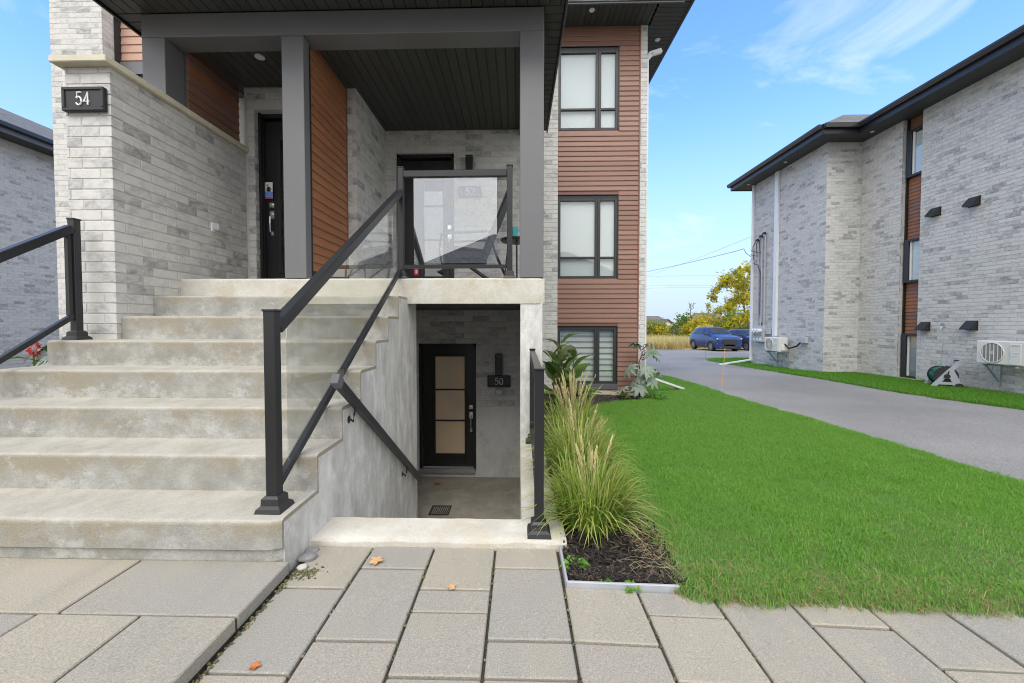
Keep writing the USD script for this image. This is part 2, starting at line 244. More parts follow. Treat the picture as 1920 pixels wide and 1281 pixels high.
leaf_mat('young_leaf', [(.10, .27, .03), (.2, .38, .06)], .35)
leaf_mat('yellow_crown', [(.20, .22, .02), (.38, .34, .022), (.55, .47, .035), (.15, .20, .02)], .45)
leaf_mat('gold_bush', [(.42, .33, .03), (.60, .47, .03), (.34, .32, .04)], .45)
leaf_mat('green_bush', [(.06, .12, .02), (.13, .21, .03), (.25, .30, .05)], .4)
leaf_mat('olive_bush', [(.07, .085, .03), (.14, .16, .05), (.24, .22, .07)], .35)
leaf_mat('joint_crumb', [(.05, .04, .025), (.12, .09, .05), (.09, .12, .03), (.25, .19, .12)], 0.0, .9)
leaf_mat('red_flower', [(.45, .04, .035), (.65, .10, .08)], .3)

# ------------------------------------------------------------------ mesh kit
class MB:
    def __init__(s): s.v, s.f, s.n, s.t = [], [], 0, []
    def add(s, v, f, tint=None):
        v = np.asarray(v, float); f = np.asarray(f, int)
        if f.shape[1] == 4: f = np.vstack([f[:, [0, 1, 2]], f[:, [0, 2, 3]]])
        s.v.append(v); s.f.append(f + s.n); s.n += len(v)
        s.t.append(np.full(len(v), 0.5 if tint is None else tint) if np.ndim(tint) == 0 or tint is None else np.asarray(tint, float)); return s
    def mesh(s): return np.vstack(s.v), np.vstack(s.f)
    def box(s, x0, x1, y0, y1, z0, z1, c=0.0, tint=None):
        v, f = cbox((x1 - x0) / 2, (y1 - y0) / 2, (z1 - z0) / 2, c); return s.add(v + [(x0 + x1) / 2, (y0 + y1) / 2, (z0 + z1) / 2], f, tint)
    def bar(s, a, b, w, h, c=0.0, up=(0, 0, 1)):
        """rectangular bar from a to b, w across, h along 'up'"""
        a, b = np.array(a, float), np.array(b, float); d = b - a; L = np.linalg.norm(d); d /= L
        x = np.cross(d, up); x /= np.linalg.norm(x); u = np.cross(x, d)
        v, f = cbox(w / 2, L / 2, h / 2, c); return s.add((a + b) / 2 + v @ np.array([x, d, u]), f)
    def tube(s, pts, r, n=8, cap=True):
        p = np.asarray(pts, float); rr = np.broadcast_to(r, (len(p),)); t = np.gradient(p, axis=0); t /= np.linalg.norm(t, axis=1, keepdims=True) + 1e-12
        a = np.cross(t, np.where(np.abs(t[:, 2:]) < .9, [0, 0, 1.], [1., 0, 0])); a /= np.linalg.norm(a, axis=1, keepdims=True); b = np.cross(t, a)
        g = np.arange(n) * 2 * np.pi / n
        v = p[:, None] + rr[:, None, None] * (np.cos(g)[None, :, None] * a[:, None] + np.sin(g)[None, :, None] * b[:, None])
        i, j = np.meshgrid(np.arange(len(p) - 1), np.arange(n), indexing='ij')
        q = np.stack([i * n + j, (i + 1) * n + j, (i + 1) * n + (j + 1) % n, i * n + (j + 1) % n], -1).reshape(-1, 4)[:, ::-1]
        f = np.vstack([q[:, [0, 1, 2]], q[:, [0, 2, 3]]]); V = v.reshape(-1, 3)
        if cap:
            k = len(V); V = np.vstack([V, p[0], p[-1]]); e = (len(p) - 1) * n
            f = np.vstack([f, [[k, (j + 1) % n, j] for j in range(n)], [[k + 1, e + j, e + (j + 1) % n] for j in range(n)]])
        return s.add(V, f)
    def cyl(s, a, b, r, n=20, r2=None): return s.tube([a, b], [r, r if r2 is None else r2], n)
    def prism(s, poly, h, o, ux, uy):
        """2-D polygon (list or shapely) in the plane o + ux*a + uy*b, extruded h along ux x uy"""
        P = poly if hasattr(poly, 'exterior') else Polygon(poly)
        m = trimesh.creation.extrude_polygon(P, h, engine='earcut'); ux, uy = np.array(ux, float), np.array(uy, float); w = np.cross(ux, uy)
        return s.add(np.asarray(o, float) + np.array(m.vertices) @ np.array([ux, uy, w]), np.array(m.faces))
    def quad(s, a, b, c, d, tint=None): return s.add([a, b, c, d], [[0, 1, 2], [0, 2, 3]], tint)
    def tri(s, m, T=None):
        v = np.array(m.vertices)
        return s.add(v if T is None else v @ np.array(T)[:3, :3].T + np.array(T)[:3, 3], np.array(m.faces))
def cbox(a, b, c, ch=0.0):
    if ch <= 0:
        v = np.array([[x, y, z] for z in (-c, c) for y in (-b, b) for x in (-a, a)], float)
        return v, np.array([[0, 2, 3, 1], [4, 5, 7, 6], [0, 1, 5, 4], [2, 6, 7, 3], [0, 4, 6, 2], [1, 3, 7, 5]])
    ch = min(ch, .49 * 2 * min(a, b, c)); pts = []
    for x in (-a, a):
        for y in (-b, b):
            for z in (-c, c):
                sx, sy, sz = np.sign([x, y, z]); pts += [(x - sx * ch, y - sy * ch, z), (x - sx * ch, y, z - sz * ch), (x, y - sy * ch, z - sz * ch)]
    h = trimesh.convex.convex_hull(np.array(pts)); return np.array(h.vertices), np.array(h.faces)

used = {}
def numbered(parent, name):
    k = (parent, name); used[k] = used.get(k, -1) + 1
    return parent + '/' + name + ('_%03d' % used[k] if used[k] else '')
def setd(p, **kw):
    for k, v in kw.items():
        if v: p.SetCustomDataByKey(k, v)
class Thing:
    def __init__(s, name, label=None, cat=None, loc=(0, 0, 0), rz=0, group=None, kind=None, local=False):
        s.path = numbered('/World', name); x = UsdGeom.Xform.Define(stage, s.path); s.prim = x.GetPrim()
        x.AddTranslateOp().Set(Gf.Vec3d(*map(float, loc))); s.loc = np.array(loc, float)
        if rz: x.AddRotateZOp().Set(rz)
        s.local = local; setd(s.prim, label=label, category=cat, group=group, kind=kind)
    def part(s, name, mb, m, parent=None, smooth=False, label=None, kind=None): return _mesh(parent or s.path, name, mb, m, s.loc if not s.local else None, smooth, label=label, kind=kind)
def _mesh(parent, name, mb, m, off=None, smooth=False, **kw):
    path = numbered(parent, name); v, f = mb.mesh() if isinstance(mb, MB) else (np.asarray(mb[0], float), np.asarray(mb[1]))
    if off is not None: v = v - off
    pm = usdkit.mesh(stage, path, (v, f), M[m] if isinstance(m, str) else m, smooth=smooth)
    if isinstance(mb, MB) and smooth is False and any(np.any(t != .5) for t in mb.t):
        UsdGeom.PrimvarsAPI(pm).CreatePrimvar('tint', Sdf.ValueTypeNames.FloatArray, 'vertex').Set(Vt.FloatArray.FromNumpy(np.concatenate(mb.t).astype(np.float32)))
    setd(pm.GetPrim(), **kw); return path
def solo(name, mb, m, label=None, cat=None, group=None, kind=None, smooth=False):
    return _mesh('/World', name, mb, m, None, smooth, label=label, category=cat, group=group, kind=kind)
def copy_of(t, loc, rz=0, label=None, group=None, scale=None):
    d = t.prim.GetCustomData(); path = numbered('/World', t.prim.GetName()); x = UsdGeom.Xform.Define(stage, path); p = x.GetPrim()
    p.GetReferences().AddInternalReference(t.path); p.SetInstanceable(True)
    x.ClearXformOpOrder(); x.AddTranslateOp(opSuffix='c').Set(Gf.Vec3d(*map(float, loc)))
    x.AddRotateZOp(opSuffix='c').Set(float(rz))
    if scale: x.AddScaleOp(opSuffix='c').Set(Gf.Vec3f(*scale))
    setd(p, label=label or d['label'], category=d['category'], group=group or d.get('group')); return p

# ---- bricks
PITCH_U, PITCH_Z, BW, BH = .267, .0892, .257, .0792
CAMP = np.array([0, 0, 1.2])
class Bricks:
    def __init__(s): s.items = []
    def one(s, wall, o, u, n, a, b, z0, z1, depth=.02, tint=None):
        """brick from a to b along u (unit), front face on the plane through o, n the outward normal"""
        if b - a < .012 or z1 - z0 < .012: return
        o, u, n = map(np.array, (o, u, n)); c = o + u * (a + b) / 2 + np.array([0, 0, (z0 + z1) / 2 - o[2]])
        j = rnd.uniform(-.001, .001); ch = .0025; ha, hz = (b - a) / 2, (z1 - z0) / 2
        pts = []
        for sx, sz in ((-1, -1), (1, -1), (1, 1), (-1, 1)):
            pts.append(c + u * sx * ha + [0, 0, sz * hz] - n * (depth))
        for sx, sz in ((-1, -1), (1, -1), (1, 1), (-1, 1)):
            pts.append(c + u * sx * ha + [0, 0, sz * hz] + n * (j - ch))
        for sx, sz in ((-1, -1), (1, -1), (1, 1), (-1, 1)):
            pts.append(c + u * sx * (ha - ch) + [0, 0, sz * (hz - ch)] + n * j)
        f = []
        for k in range(4):
            l = (k + 1) % 4; f += [[k, l, 4 + l], [k, 4 + l, 4 + k], [4 + k, 4 + l, 8 + l], [4 + k, 8 + l, 8 + k]]
        f += [[8, 9, 10], [8, 10, 11]]
        f = np.array(f); pts = np.array(pts)
        if np.dot(np.cross(u, [0, 0, 1]), n) < 0: f = f[:, ::-1]
        ti = rnd.choices(range(len(TINTS)), TINT_W)[0] if tint is None else tint
        d = np.linalg.norm(c - CAMP); face = abs(np.dot(n, (CAMP - c) / d))
        s.items.append((face * (b - a) * (z1 - z0) / d ** 2, wall, pts, f, ti))
    def face(s, wall, o, u, n, L, z0, z1, holes=(), phase=0.0, first=0, skip=None, depth=.02, zbase=None):
        zb = z0 if zbase is None else zbase; k = int(math.floor((z0 - zb) / PITCH_Z + 1e-6))
        while zb + k * PITCH_Z < z1:
            a0, a1 = max(z0, zb + k * PITCH_Z + .005), min(z1, zb + k * PITCH_Z + .005 + BH)
            off = phase + ((k + first) % 2) * PITCH_U / 2; x = -PITCH_U + (off % PITCH_U)
            while x < L:
                segs = [(max(0, x + .005), min(L, x + .005 + BW))]
                for hu0, hu1, hz0, hz1 in holes:
                    if a1 > hz0 + .01 and a0 < hz1 - .01: segs = [q for p in segs for q in ((p[0], min(p[1], hu0)), (max(p[0], hu1), p[1])) if q[1] - q[0] > .012]
                for p in segs:
                    if p[1] - p[0] > .012 and a1 - a0 > .02: s.one(wall, o, u, n, p[0], p[1], a0, a1, depth)
                x += PITCH_U
            k += 1
    def flush(s, T, most=300, individual=True):
        s.items.sort(key=lambda q: -q[0])
        for area, wall, p, f, ti in (s.items[:most] if individual else []):
            _mesh(wall, 'brick', (p, f), 'brick_tone_%d' % (ti + 1), T.loc)
        rest = {}
        for it in s.items[most if individual else 0:]: rest.setdefault(it[1], []).append(it)
        for wall, its in rest.items():
            mb = MB()
            for _, w, p, f, ti in its: mb.add(p, f, TINTS[ti] + rnd.uniform(-.03, .03))
            _mesh(wall, 'small_bricks', mb, 'brick_tones', T.loc, kind='stuff')

def ground_z(X, Y):
    return -.035 * np.clip(X - .25, 0, 4.0) - .03 * np.clip(Y - 1.8, 0, 6.5) - .02 * np.clip(Y - 11, 0, 400)
def strip(L_, R_pts, n, dz=0.0, zf=ground_z):
    """sheet between two edge polylines of the same length (x, y), n cells across, laid on the terrain"""
    a, b = np.array(L_, float), np.array(R_pts, float); t = np.linspace(0, 1, n + 1)
    p = a[:, None] * (1 - t)[None, :, None] + b[:, None] * t[None, :, None]; z = zf(p[..., 0], p[..., 1]) + dz
    v = np.concatenate([p, z[..., None]], -1).reshape(-1, 3); i, j = np.meshgrid(np.arange(len(a) - 1), np.arange(n), indexing='ij'); w = n + 1
    f = np.stack([i * w + j, i * w + j + 1, (i + 1) * w + j + 1, (i + 1) * w + j], -1).reshape(-1, 4)
    if np.cross(v[f[0, 1]] - v[f[0, 0]], v[f[0, 2]] - v[f[0, 0]])[2] < 0: f = f[:, ::-1]
    return MB().add(v, f)
def resample(pts, step):
    p = np.array(pts, float); d = np.r_[0, np.cumsum(np.linalg.norm(np.diff(p, axis=0), axis=1))]; k = max(2, int(d[-1] / step) + 1); s = np.linspace(0, d[-1], k)
    return np.stack([np.interp(s, d, p[:, i]) for i in range(p.shape[1])], 1)
#@@SETTING
# ------------------------------------------------------------------ ground, paving, lawn, road
def sheet(x0, x1, y0, y1, sx, sy, dz):
    xs, ys = np.linspace(x0, x1, sx + 1), np.linspace(y0, y1, sy + 1); X, Y = np.meshgrid(xs, ys); Z = ground_z(X, Y) + dz
    v = np.stack([X, Y, Z], -1).reshape(-1, 3); i, j = np.meshgrid(np.arange(sy), np.arange(sx), indexing='ij'); w = sx + 1
    return v, np.stack([i * w + j, i * w + j + 1, (i + 1) * w + j + 1, (i + 1) * w + j], -1).reshape(-1, 4)
g = MB()
for a in ((-120, -1.9, -30, 29.6, 40, 40), (-1.9, .1, -30, 2.2, 4, 20), (-1.9, .1, 6.4, 29.6, 4, 20), (.1, 4.3, -30, 29.6, 8, 60), (4.3, 120, -30, 29.6, 30, 60)): g.add(*sheet(*a, -.045))
solo('ground', g, 'soil', kind='structure')
g = MB().add(*sheet(-160, 260, 29.6, 330, 30, 40, -.02)); solo('field', g, 'field_soil', kind='structure')

rowsY = np.r_[np.linspace(1.80, 12.2, 40)]
def bed_edge(y): return float(np.interp(y, [1.7, 2.2, 3.2, 4.5, 5.6, 6.4, 7.0, 7.5, 7.75], [.72, .76, .80, .86, .95, 1.15, 1.6, 2.3, 2.68]))
def drive_left(y): return float(np.interp(y, [-2, 3.0, 6.7, 10, 12.2, 14, 16, 18, 19.4], [4.22, 4.30, 4.40, 4.40, 4.25, 3.7, 2.2, -2, -8]))
def drive_right(y): return float(np.interp(y, [-4, 5.6, 7.1, 9.3, 13, 17, 18.5, 19.2, 19.5], [9.05, 8.95, 8.84, 8.5, 8.45, 8.55, 8.7, 9.1, 10.4]))
yy = np.r_[np.linspace(1.80, 7.75, 40)]
ln = strip([(bed_edge(y), y) for y in yy], [(drive_left(y), y) for y in yy], 14, -.004); yy2 = np.linspace(7.75, 19.0, 40)
l2 = strip([(max(2.64, -9) if y < 14 else min(2.64, drive_left(y) - .4), y) for y in yy2], [(drive_left(y), y) for y in yy2], 6, -.004); ln.add(*l2.mesh())
LAWN = solo('lawn', ln, 'lawn_soil', kind='structure')
yy = np.linspace(-2, 19.4, 80)
dv = strip([(drive_left(y), y) for y in yy], [(drive_right(y) + .0, y) for y in yy], 16, .002); solo('driveway', dv, 'asphalt', kind='structure')
rd = strip([(x, 19.5) for x in np.linspace(-60, 120, 60)], [(x, 29.7) for x in np.linspace(-60, 120, 60)], 8, .0); solo('road', rd, 'asphalt', kind='structure')
yy = np.linspace(-2, 19.5, 80)
solo('grass_strip', strip([(drive_right(y), y) for y in yy], [(10.6 if y < 12.5 else 9.6 if y < 16.6 else 14.0, y) for y in yy], 6, .012), 'lawn_soil', kind='structure')
yy = np.linspace(1.80, 8.1, 40)
solo('mulch_bed', strip([(.24, y) for y in yy], [(min(bed_edge(y), 2.6) if y < 7.6 else 2.66, y) for y in yy], 8, .004), 'mulch_soil', kind='structure')

# paving slabs: each its own piece
GAP = .006
pv = Thing('paved_walkway', kind='structure', local=True)
pv.part('joint_bedding', MB().add(*sheet(-1.12, 5.2, -1.2, 1.815, 24, 12, -.016)).add(*sheet(-1.12, .22, 1.8, 2.12, 6, 2, -.016)), 'joint_sand')
def slab(T, x0, x1, y0, y1, zf, m=None, th=.055):
    v, f = cbox((x1 - x0) / 2 - GAP, (y1 - y0) / 2 - GAP, th / 2, .0045); v = v + [(x0 + x1) / 2, (y0 + y1) / 2, 0]
    tz = rnd.uniform(-.0022, .0022); tx, ty = rnd.uniform(-.003, .003), rnd.uniform(-.003, .003)
    a = rnd.uniform(-.0035, .0035); cx, cy = (x0 + x1) / 2, (y0 + y1) / 2; dx, dy = v[:, 0] - cx, v[:, 1] - cy
    v[:, 0], v[:, 1] = cx + dx - a * dy, cy + dy + a * dx
    v[:, 2] += zf(v[:, 0], v[:, 1]) - th / 2 + tz + tx * (v[:, 0] - (x0 + x1) / 2) * 2 + ty * (v[:, 1] - (y0 + y1) / 2) * 2
    T.part('paving_slab', MB().add(v, f), m or rnd.choice(['paver_tan', 'paver_grey', 'paver_mixed', 'paver_pinkish', 'paver_mixed']))
COLX = [-1.085, -.78, -.45, -.12, .21, .54, .87, 1.20, 1.53, 1.86, 2.19, 2.52, 2.85, 3.18, 3.51, 3.84, 4.20]
U = .153
JY = {0: [2.115, 1.755, 1.312], 1: [2.12, 1.912, 1.463], 2: [2.12, 1.762, 1.619, 1.313], 3: [2.12, 1.928, 1.476, 1.315], 4: [1.795, 1.477], 5: [1.79, 1.64, 1.325], 6: [1.79, 1.29],
      7: [1.79, 1.628], 8: [1.79, 1.447], 9: [1.79, 1.46], 10: [1.79, 1.64]}
FIRST = {(0, 0): 'paver_tan', (0, 1): 'paver_grey', (1, 0): 'paver_grey', (1, 1): 'paver_grey', (1, 2): 'paver_pinkish', (2, 0): 'paver_tan', (2, 1): 'paver_mixed', (2, 2): 'paver_pinkish', (3, 0): 'paver_tan', (3, 1): 'paver_grey',
         (3, 2): 'paver_mixed', (4, 0): 'paver_tan', (4, 1): 'paver_pinkish', (5, 0): 'paver_mixed', (5, 1): 'paver_tan', (6, 0): 'paver_mixed', (7, 0): 'paver_tan', (7, 1): 'paver_mixed', (8, 0): 'paver_mixed'}
for c in range(len(COLX) - 1):
    ys = list(JY.get(c, [1.79, 1.79 - U * rnd.choice([1, 2, 3])]))
    while ys[-1] > -.3: ys.append(ys[-1] - U * rnd.choice([1, 2, 3, 3]))
    for k in range(len(ys) - 1): slab(pv, COLX[c], COLX[c + 1], ys[k + 1], ys[k], lambda x, y: ground_z(x, y), FIRST.get((c, k)))
pl = Thing('raised_landing', kind='structure', local=True)
zl = lambda x, y: .06 + 0 * x
pl.part('joint_bedding', MB().box(-5.2, -1.10, -.8, 1.86, -.02, .046), 'joint_sand')
for y1, y0, xs in ((1.86, 1.497, [-1.09, -1.82, -2.55, -3.1, -3.8, -4.5]), (1.497, 1.10, [-1.09, -1.475, -1.89, -2.62, -3.0, -3.7, -4.4]), (1.10, .74, [-1.09, -1.7, -2.3, -3.0, -3.6, -4.3]), (.74, .3, [-1.09, -1.5, -2.2, -2.9, -3.6])):
    for a, b in zip(xs, xs[1:]): slab(pl, b, a, y0, y1, zl, rnd.choice(['paver_mixed', 'paver_grey', 'paver_mixed', 'paver_tan']), .058)
e = MB(); e.bar((.225, 1.80, .0), (.225, 2.10, -.005), .012, .05, .003); e.bar((.222, 1.795, .0), (.735, 1.80, -.015), .014, .05, .003)
solo('garden_edging', e, 'edging', 'grey plastic edging strip round the corner of the mulch bed beside the paving', 'garden edging')

# mulch chips, one uncountable mass
mb = MB()
for k in range(7000):
    y = 1.83 + 6.1 * rnd.random() ** 2.0; x = rnd.uniform(.25, min(bed_edge(y) + .05, 2.6)); L, w = rnd.uniform(.006, .026), rnd.uniform(.0018, .005)
    v, f = cbox(L, w, .0018); a, b2, c2 = rnd.uniform(0, 6.3), rnd.gauss(0, .45), rnd.gauss(0, .5)
    T = trimesh.transformations.euler_matrix(b2, c2, a); v = v @ T[:3, :3].T + [x, y, float(ground_z(x, y)) + .008 + rnd.random() * .022]; mb.add(v, f, min(.98, rnd.random() ** 2 + .02))
solo('mulch', mb, 'mulch_chip', 'dark shredded bark mulch spread over the planting bed', 'mulch', kind='stuff')
mb = MB()
for k in range(380):
    y = rnd.uniform(1.88, 3.6); x = bed_edge(y) + rnd.gauss(-.07, .07); L = rnd.uniform(.04, .16); a = rnd.uniform(0, 6.3); z = float(ground_z(x, y)) + .02 + rnd.random() * .02; c = rnd.gauss(0, .9)
    p = np.array([[x + L * t * math.cos(a + c * t), y + L * t * math.sin(a + c * t), z + .025 * math.sin(3 * t) * rnd.random()] for t in np.linspace(0, 1, 5)]); mb.tube(p, np.linspace(.0009, .0004, 5), 3, False)
solo('dry_straw', mb, 'straw', 'dry straw and dead grass lying along the lawn side of the mulch bed', 'straw', kind='stuff')

mb = MB()
for k in range(420):
    if k < 150: x, y = -1.075 + rnd.gauss(0, .006), rnd.uniform(1.0, 1.85)
    elif k < 240: x, y = rnd.gauss(-1.03, .035), rnd.gauss(1.86, .03)
    else:
        c = rnd.choice([1, 2, 3, 4, 5, 6]); x, y = COLX[c] + rnd.gauss(0, .0035), rnd.uniform(.9, 2.08 if c < 4 else 1.76)
    s_ = rnd.uniform(.002, .006); v, f = cbox(s_, s_ * rnd.uniform(.5, 1), s_ * .5); T = trimesh.transformations.euler_matrix(rnd.gauss(0, .5), rnd.gauss(0, .5), rnd.uniform(0, 6)); mb.add(v @ T[:3, :3].T + [x, y, float(ground_z(x, y)) + (.003 if k < 240 else -.004)], f, rnd.random())
solo('joint_debris', mb, 'joint_crumb', 'brown crumbs and moss caught in the joints between the paving slabs', 'debris', kind='stuff')
# ------------------------------------------------------------------ the house in front
H = Thing('brick_house', 'grey brick house with brown siding panels and a covered porch above the concrete steps', 'house', (-2.75, 7.5, -.3))
BK = Bricks()
def slabbox(*a, **k): return MB().box(*a, **k)
EX, EY, EZ = (1, 0, 0), (0, 1, 0), (0, 0, 1)
PF = 1.665                                       # porch floor
# wall at the back of the porch and of the stairwell (Y = 6.25)
W = 6.25
def holed(x0, x1, z0, z1, holes, o, ux, uy, th):
    p = Polygon([(x0, z0), (x1, z0), (x1, z1), (x0, z1)])
    for a, b, c, d in holes: p = p.difference(Polygon([(a, c), (b, c), (b, d), (a, d)]))
    m = MB()
    for q in getattr(p, 'geoms', [p]): m.prism(q, th, o, ux, uy)
    return m
d52, d50 = (-1.91, -1.0, PF, 3.865), (-1.568, -.661, -1.145, .888)
wl = H.part('back_wall', holed(-2.2, .30, -1.30, 4.6, [d52, d50], (0, W + .205, 0), (1, 0, 0), (0, 0, 1), .2), 'mortar_grey')
o = (-2.07, W, 0); h52 = (d52[0] + 2.07, d52[1] + 2.07, d52[2], d52[3]); h50 = (d50[0] + 2.07, d50[1] + 2.07, d50[2], d50[3])
BK.face(wl, o, EX, (0, -1, 0), 2.37, PF, 4.2, [h52], phase=.05, zbase=PF - .02)
BK.face(wl, (-1.75, W, 0), EX, (0, -1, 0), 1.80, -.10, 1.45, [(d50[0] + 1.75, d50[1] + 1.75, d50[2], d50[3])], phase=.1, zbase=-.10)
H.part('foundation_wall', MB().box(d50[1], .30, W - .006, W + .006, -1.30, -.102), 'well_concrete'); H.part('foundation_wall', MB().box(-1.75, d50[0], W - .006, W + .006, -1.30, -.102), 'well_concrete')
# partition between the two porches
pw = H.part('partition_wall', MB().box(-2.19, -2.075, 5.121, W, PF, 4.25), 'mortar_grey')
BK.face(pw, (-2.07, 5.122, 0), EY, (1, 0, 0), W - 5.122, PF, 4.2, phase=.13, zbase=PF - .02)
BK.face(pw, (-2.19, 5.116, 0), EX, (0, -1, 0), .12, PF, 4.2, phase=-.07, zbase=PF - .02)
ps = H.part('siding_wall', MB().box(-2.36, -2.205, 4.163, 5.125, PF, 4.25), 'charcoal_metal')
def boards(wall, o, u, n, L, z0, z1, e, mats, holes=(), lap=.012, th=.011):
    """horizontal lap boards, each its own piece, bottom edge proud"""
    o, u, n = map(lambda q: np.array(q, float), (o, u, n)); z = z0
    while z < z1 - .02:
        zt = min(z + e + lap, z1); segs = [(0, L)]
        for a, b, c, d in holes:
            if zt > c + .02 and z < d - .02: segs = [q for p in segs for q in ((p[0], min(p[1], a)), (max(p[0], b), p[1])) if q[1] - q[0] > .02]
        for a, b in segs:
            a2, b2 = a + .002, b - .002; P = lambda s, zz, d: o + u * s + n * d + np.array([0, 0, zz - o[2]])
            zm = zt
            for hh in holes:
                if z < hh[2] < zt and a < hh[1] and b > hh[0]: zm = hh[2]
            zm = min(zt, z1)
            v = [P(a2, z, 0), P(b2, z, 0), P(b2, z, th + .006), P(a2, z, th + .006), P(a2, z + .010, th + .008), P(b2, z + .010, th + .008), P(a2, zm, .003), P(b2, zm, .003), P(a2, zm, 0), P(b2, zm, 0)]
            f = [[0, 1, 2], [0, 2, 3], [3, 2, 5], [3, 5, 4], [4, 5, 7], [4, 7, 6], [6, 7, 9], [6, 9, 8], [0, 3, 4], [0, 4, 6], [0, 6, 8], [1, 5, 2], [1, 7, 5], [1, 9, 7]]
            f = np.array(f)
            if np.dot(np.cross(u, [0, 0, 1]), n) < 0: f = f[:, ::-1]
            H_part('siding_board', MB().add(v, f), rnd.choice(mats), wall)
        z += e
def H_part(n, mb, m, parent=None, T=None, **k): return (T or H).part(n, mb, m, parent, **k)
boards(ps, (-2.205, 4.205, 0), EY, EX, .915, PF + .10, 4.25, .098, ['orange_siding', 'orange_siding', 'orange_siding_dark'])
H.part('base_trim', MB().box(-2.204, -2.18, 4.165, 5.115, PF + .002, PF + .10, .003), 'black_metal')
H.part('corner_trim', MB().box(-2.204, -2.176, 4.163, 4.205, PF + .102, 4.11, .003), 'black_metal')
H.part('corner_trim', MB().box(-2.21, -2.182, 5.10, 5.118, PF + .10, 4.25, .002), 'siding_trim')
# house number 54: porch at the left, wall at Y = 5.08
w54 = H.part('entrance_wall', holed(-3.50, -2.36, PF - .1, 4.6, [(-3.372, -2.36, PF - .2, 3.93)], (0, 5.285, 0), (1, 0, 0), (0, 0, 1), .2), 'mortar_grey')
BK.face(w54, (-3.46, 5.08, 0), EX, (0, -1, 0), 1.10, PF, 4.2, [(.088, 1.2, PF - .1, 3.93)], phase=-.17, zbase=PF - .02)
BK.face(w54, (-3.366, 5.08, 0), EY, EX, .13, PF, 3.93, phase=-.13, first=1, zbase=PF - .02)
sw = H.part('siding_wall', MB().box(-3.75, -3.575, 4.29, 5.09, 3.2, 4.3), 'charcoal_metal')
boards(sw, (-3.575, 4.29, 0), EY, EX, .79, 3.33, 4.25, .098, ['brown_siding', 'brown_siding_dark', 'orange_siding_dark'])

# stair wall of brick with a stone coping
SW = Thing('brick_stair_wall', 'tall light grey brick wall beside the concrete steps, with a pale stone coping', 'wall', (-3.7, 4.2, 1.2))
BS = Bricks()
XW, YW, XL, ZT = -3.488, 3.38, -3.885, 3.392
core = SW.part('wall_core', MB().box(XL + .005, XW - .005, YW + .005, 5.08, -.2, ZT), 'mortar')
z0 = PF - .02 - 24 * PITCH_Z
k = 0
while z0 + k * PITCH_Z < ZT:
    a0, a1 = z0 + k * PITCH_Z + .005, min(ZT, z0 + k * PITCH_Z + .005 + BH)
    if a1 > 1.15 and a1 - a0 > .02:
        odd = k % 2
        # the corner brick shows on both faces: a stretcher on one, its end on the other
        ti = rnd.choices(range(len(TINTS)), TINT_W)[0]
        Lx, Ly = (.10, .257) if odd else (.257, .10)
        BS.one(core, (XL, YW, 0), EX, (0, -1, 0), (XW - XL) - Lx, XW - XL, a0, a1, .02, ti)
        BS.one(core, (XW, YW, 0), EY, EX, 0.0, Ly, a0, a1, .02, ti)
        x = XW - XL - Lx - .010
        while x > .015: BS.one(core, (XL, YW, 0), EX, (0, -1, 0), max(0, x - BW), x, a0, a1); x -= PITCH_U
        y = Ly + .010
        while y < 1.70: BS.one(core, (XW, YW, 0), EY, EX, y, min(1.70, y + BW), a0, a1); y += PITCH_U
    k += 1
BS.flush(SW, 300)
for y0, y1 in ((3.30, 4.43), (4.438, 5.10)):
    SW.part('coping_stone', MB().box(XL - .05, XW + .045, y0, y1, ZT + .002, ZT + .056, .006), 'stone_coping')

# porch columns, beam, ceiling, roof
def column(x0, x1, y0, y1, z0, z1):
    c = H.part('porch_column', MB().box(x0, x1, y0, y1, z0, z1, .004), 'column_metal'); return c
column(.018, .258, 4.05, 4.29, PF + .002, 4.114); column(-2.395, -2.17, 4.05, 4.16, PF + .002, 4.114); column(-3.84, -3.60, 4.052, 4.288, ZT + .058, 4.114)
H.part('column_cap', MB().box(-2.40, -2.165, 4.046, 4.165, 4.09, 4.112, .003), 'charcoal_metal')
H.part('porch_beam', MB().box(-3.84, .258, 4.05, 4.29, 4.116, 4.348, .004), 'column_metal')
H.part('porch_beam', MB().box(.018, .258, 4.292, 6.24, 4.116, 4.346, .004), 'charcoal_metal'); H.part('porch_beam', MB().box(-3.84, -3.6, 4.292, 5.3, 4.20, 4.346, .004), 'charcoal_metal')
cl = H.part('porch_ceiling', MB().box(-3.6, .3, 4.28, 6.3, 4.215, 4.30), 'soffit')
x = -3.55
while x < .02:
    H_part('ceiling_board', MB().box(x + .003, x + .107, 4.292, 5.07 if x < -2.3 else 6.244, 4.200, 4.214, .004), rnd.choice(['soffit', 'soffit_light']), cl); x += .110
rf = H.part('porch_roof', MB().box(-4.10, .47, 3.30, 6.62, 4.37, 4.62, .004), 'soffit')
x = -4.09
while x < .44:
    H_part('soffit_board', MB().box(x + .003, min(x + .107, .46), 3.32, 4.045, 4.352, 4.368, .004), rnd.choice(['soffit', 'soffit_light']), rf); x += .110
y = 4.05
while y < 6.6:
    H_part('soffit_board', MB().box(.262, .46, y + .003, min(6.62, y + .107), 4.352, 4.368, .004), rnd.choice(['soffit', 'soffit_light']), rf)
    H_part('soffit_board', MB().box(-4.09, -3.845, y + .003, min(6.62, y + .107), 4.352, 4.368, .004), rnd.choice(['soffit', 'soffit_light']), rf); y += .110
H_part('fascia', MB().box(.462, .486, 3.28, 6.64, 4.33, 4.64, .003).box(-4.125, -4.101, 3.28, 6.64, 4.33, 4.64, .003).box(-4.10, .46, 3.27, 3.295, 4.33, 4.64, .003), 'gutter', rf)
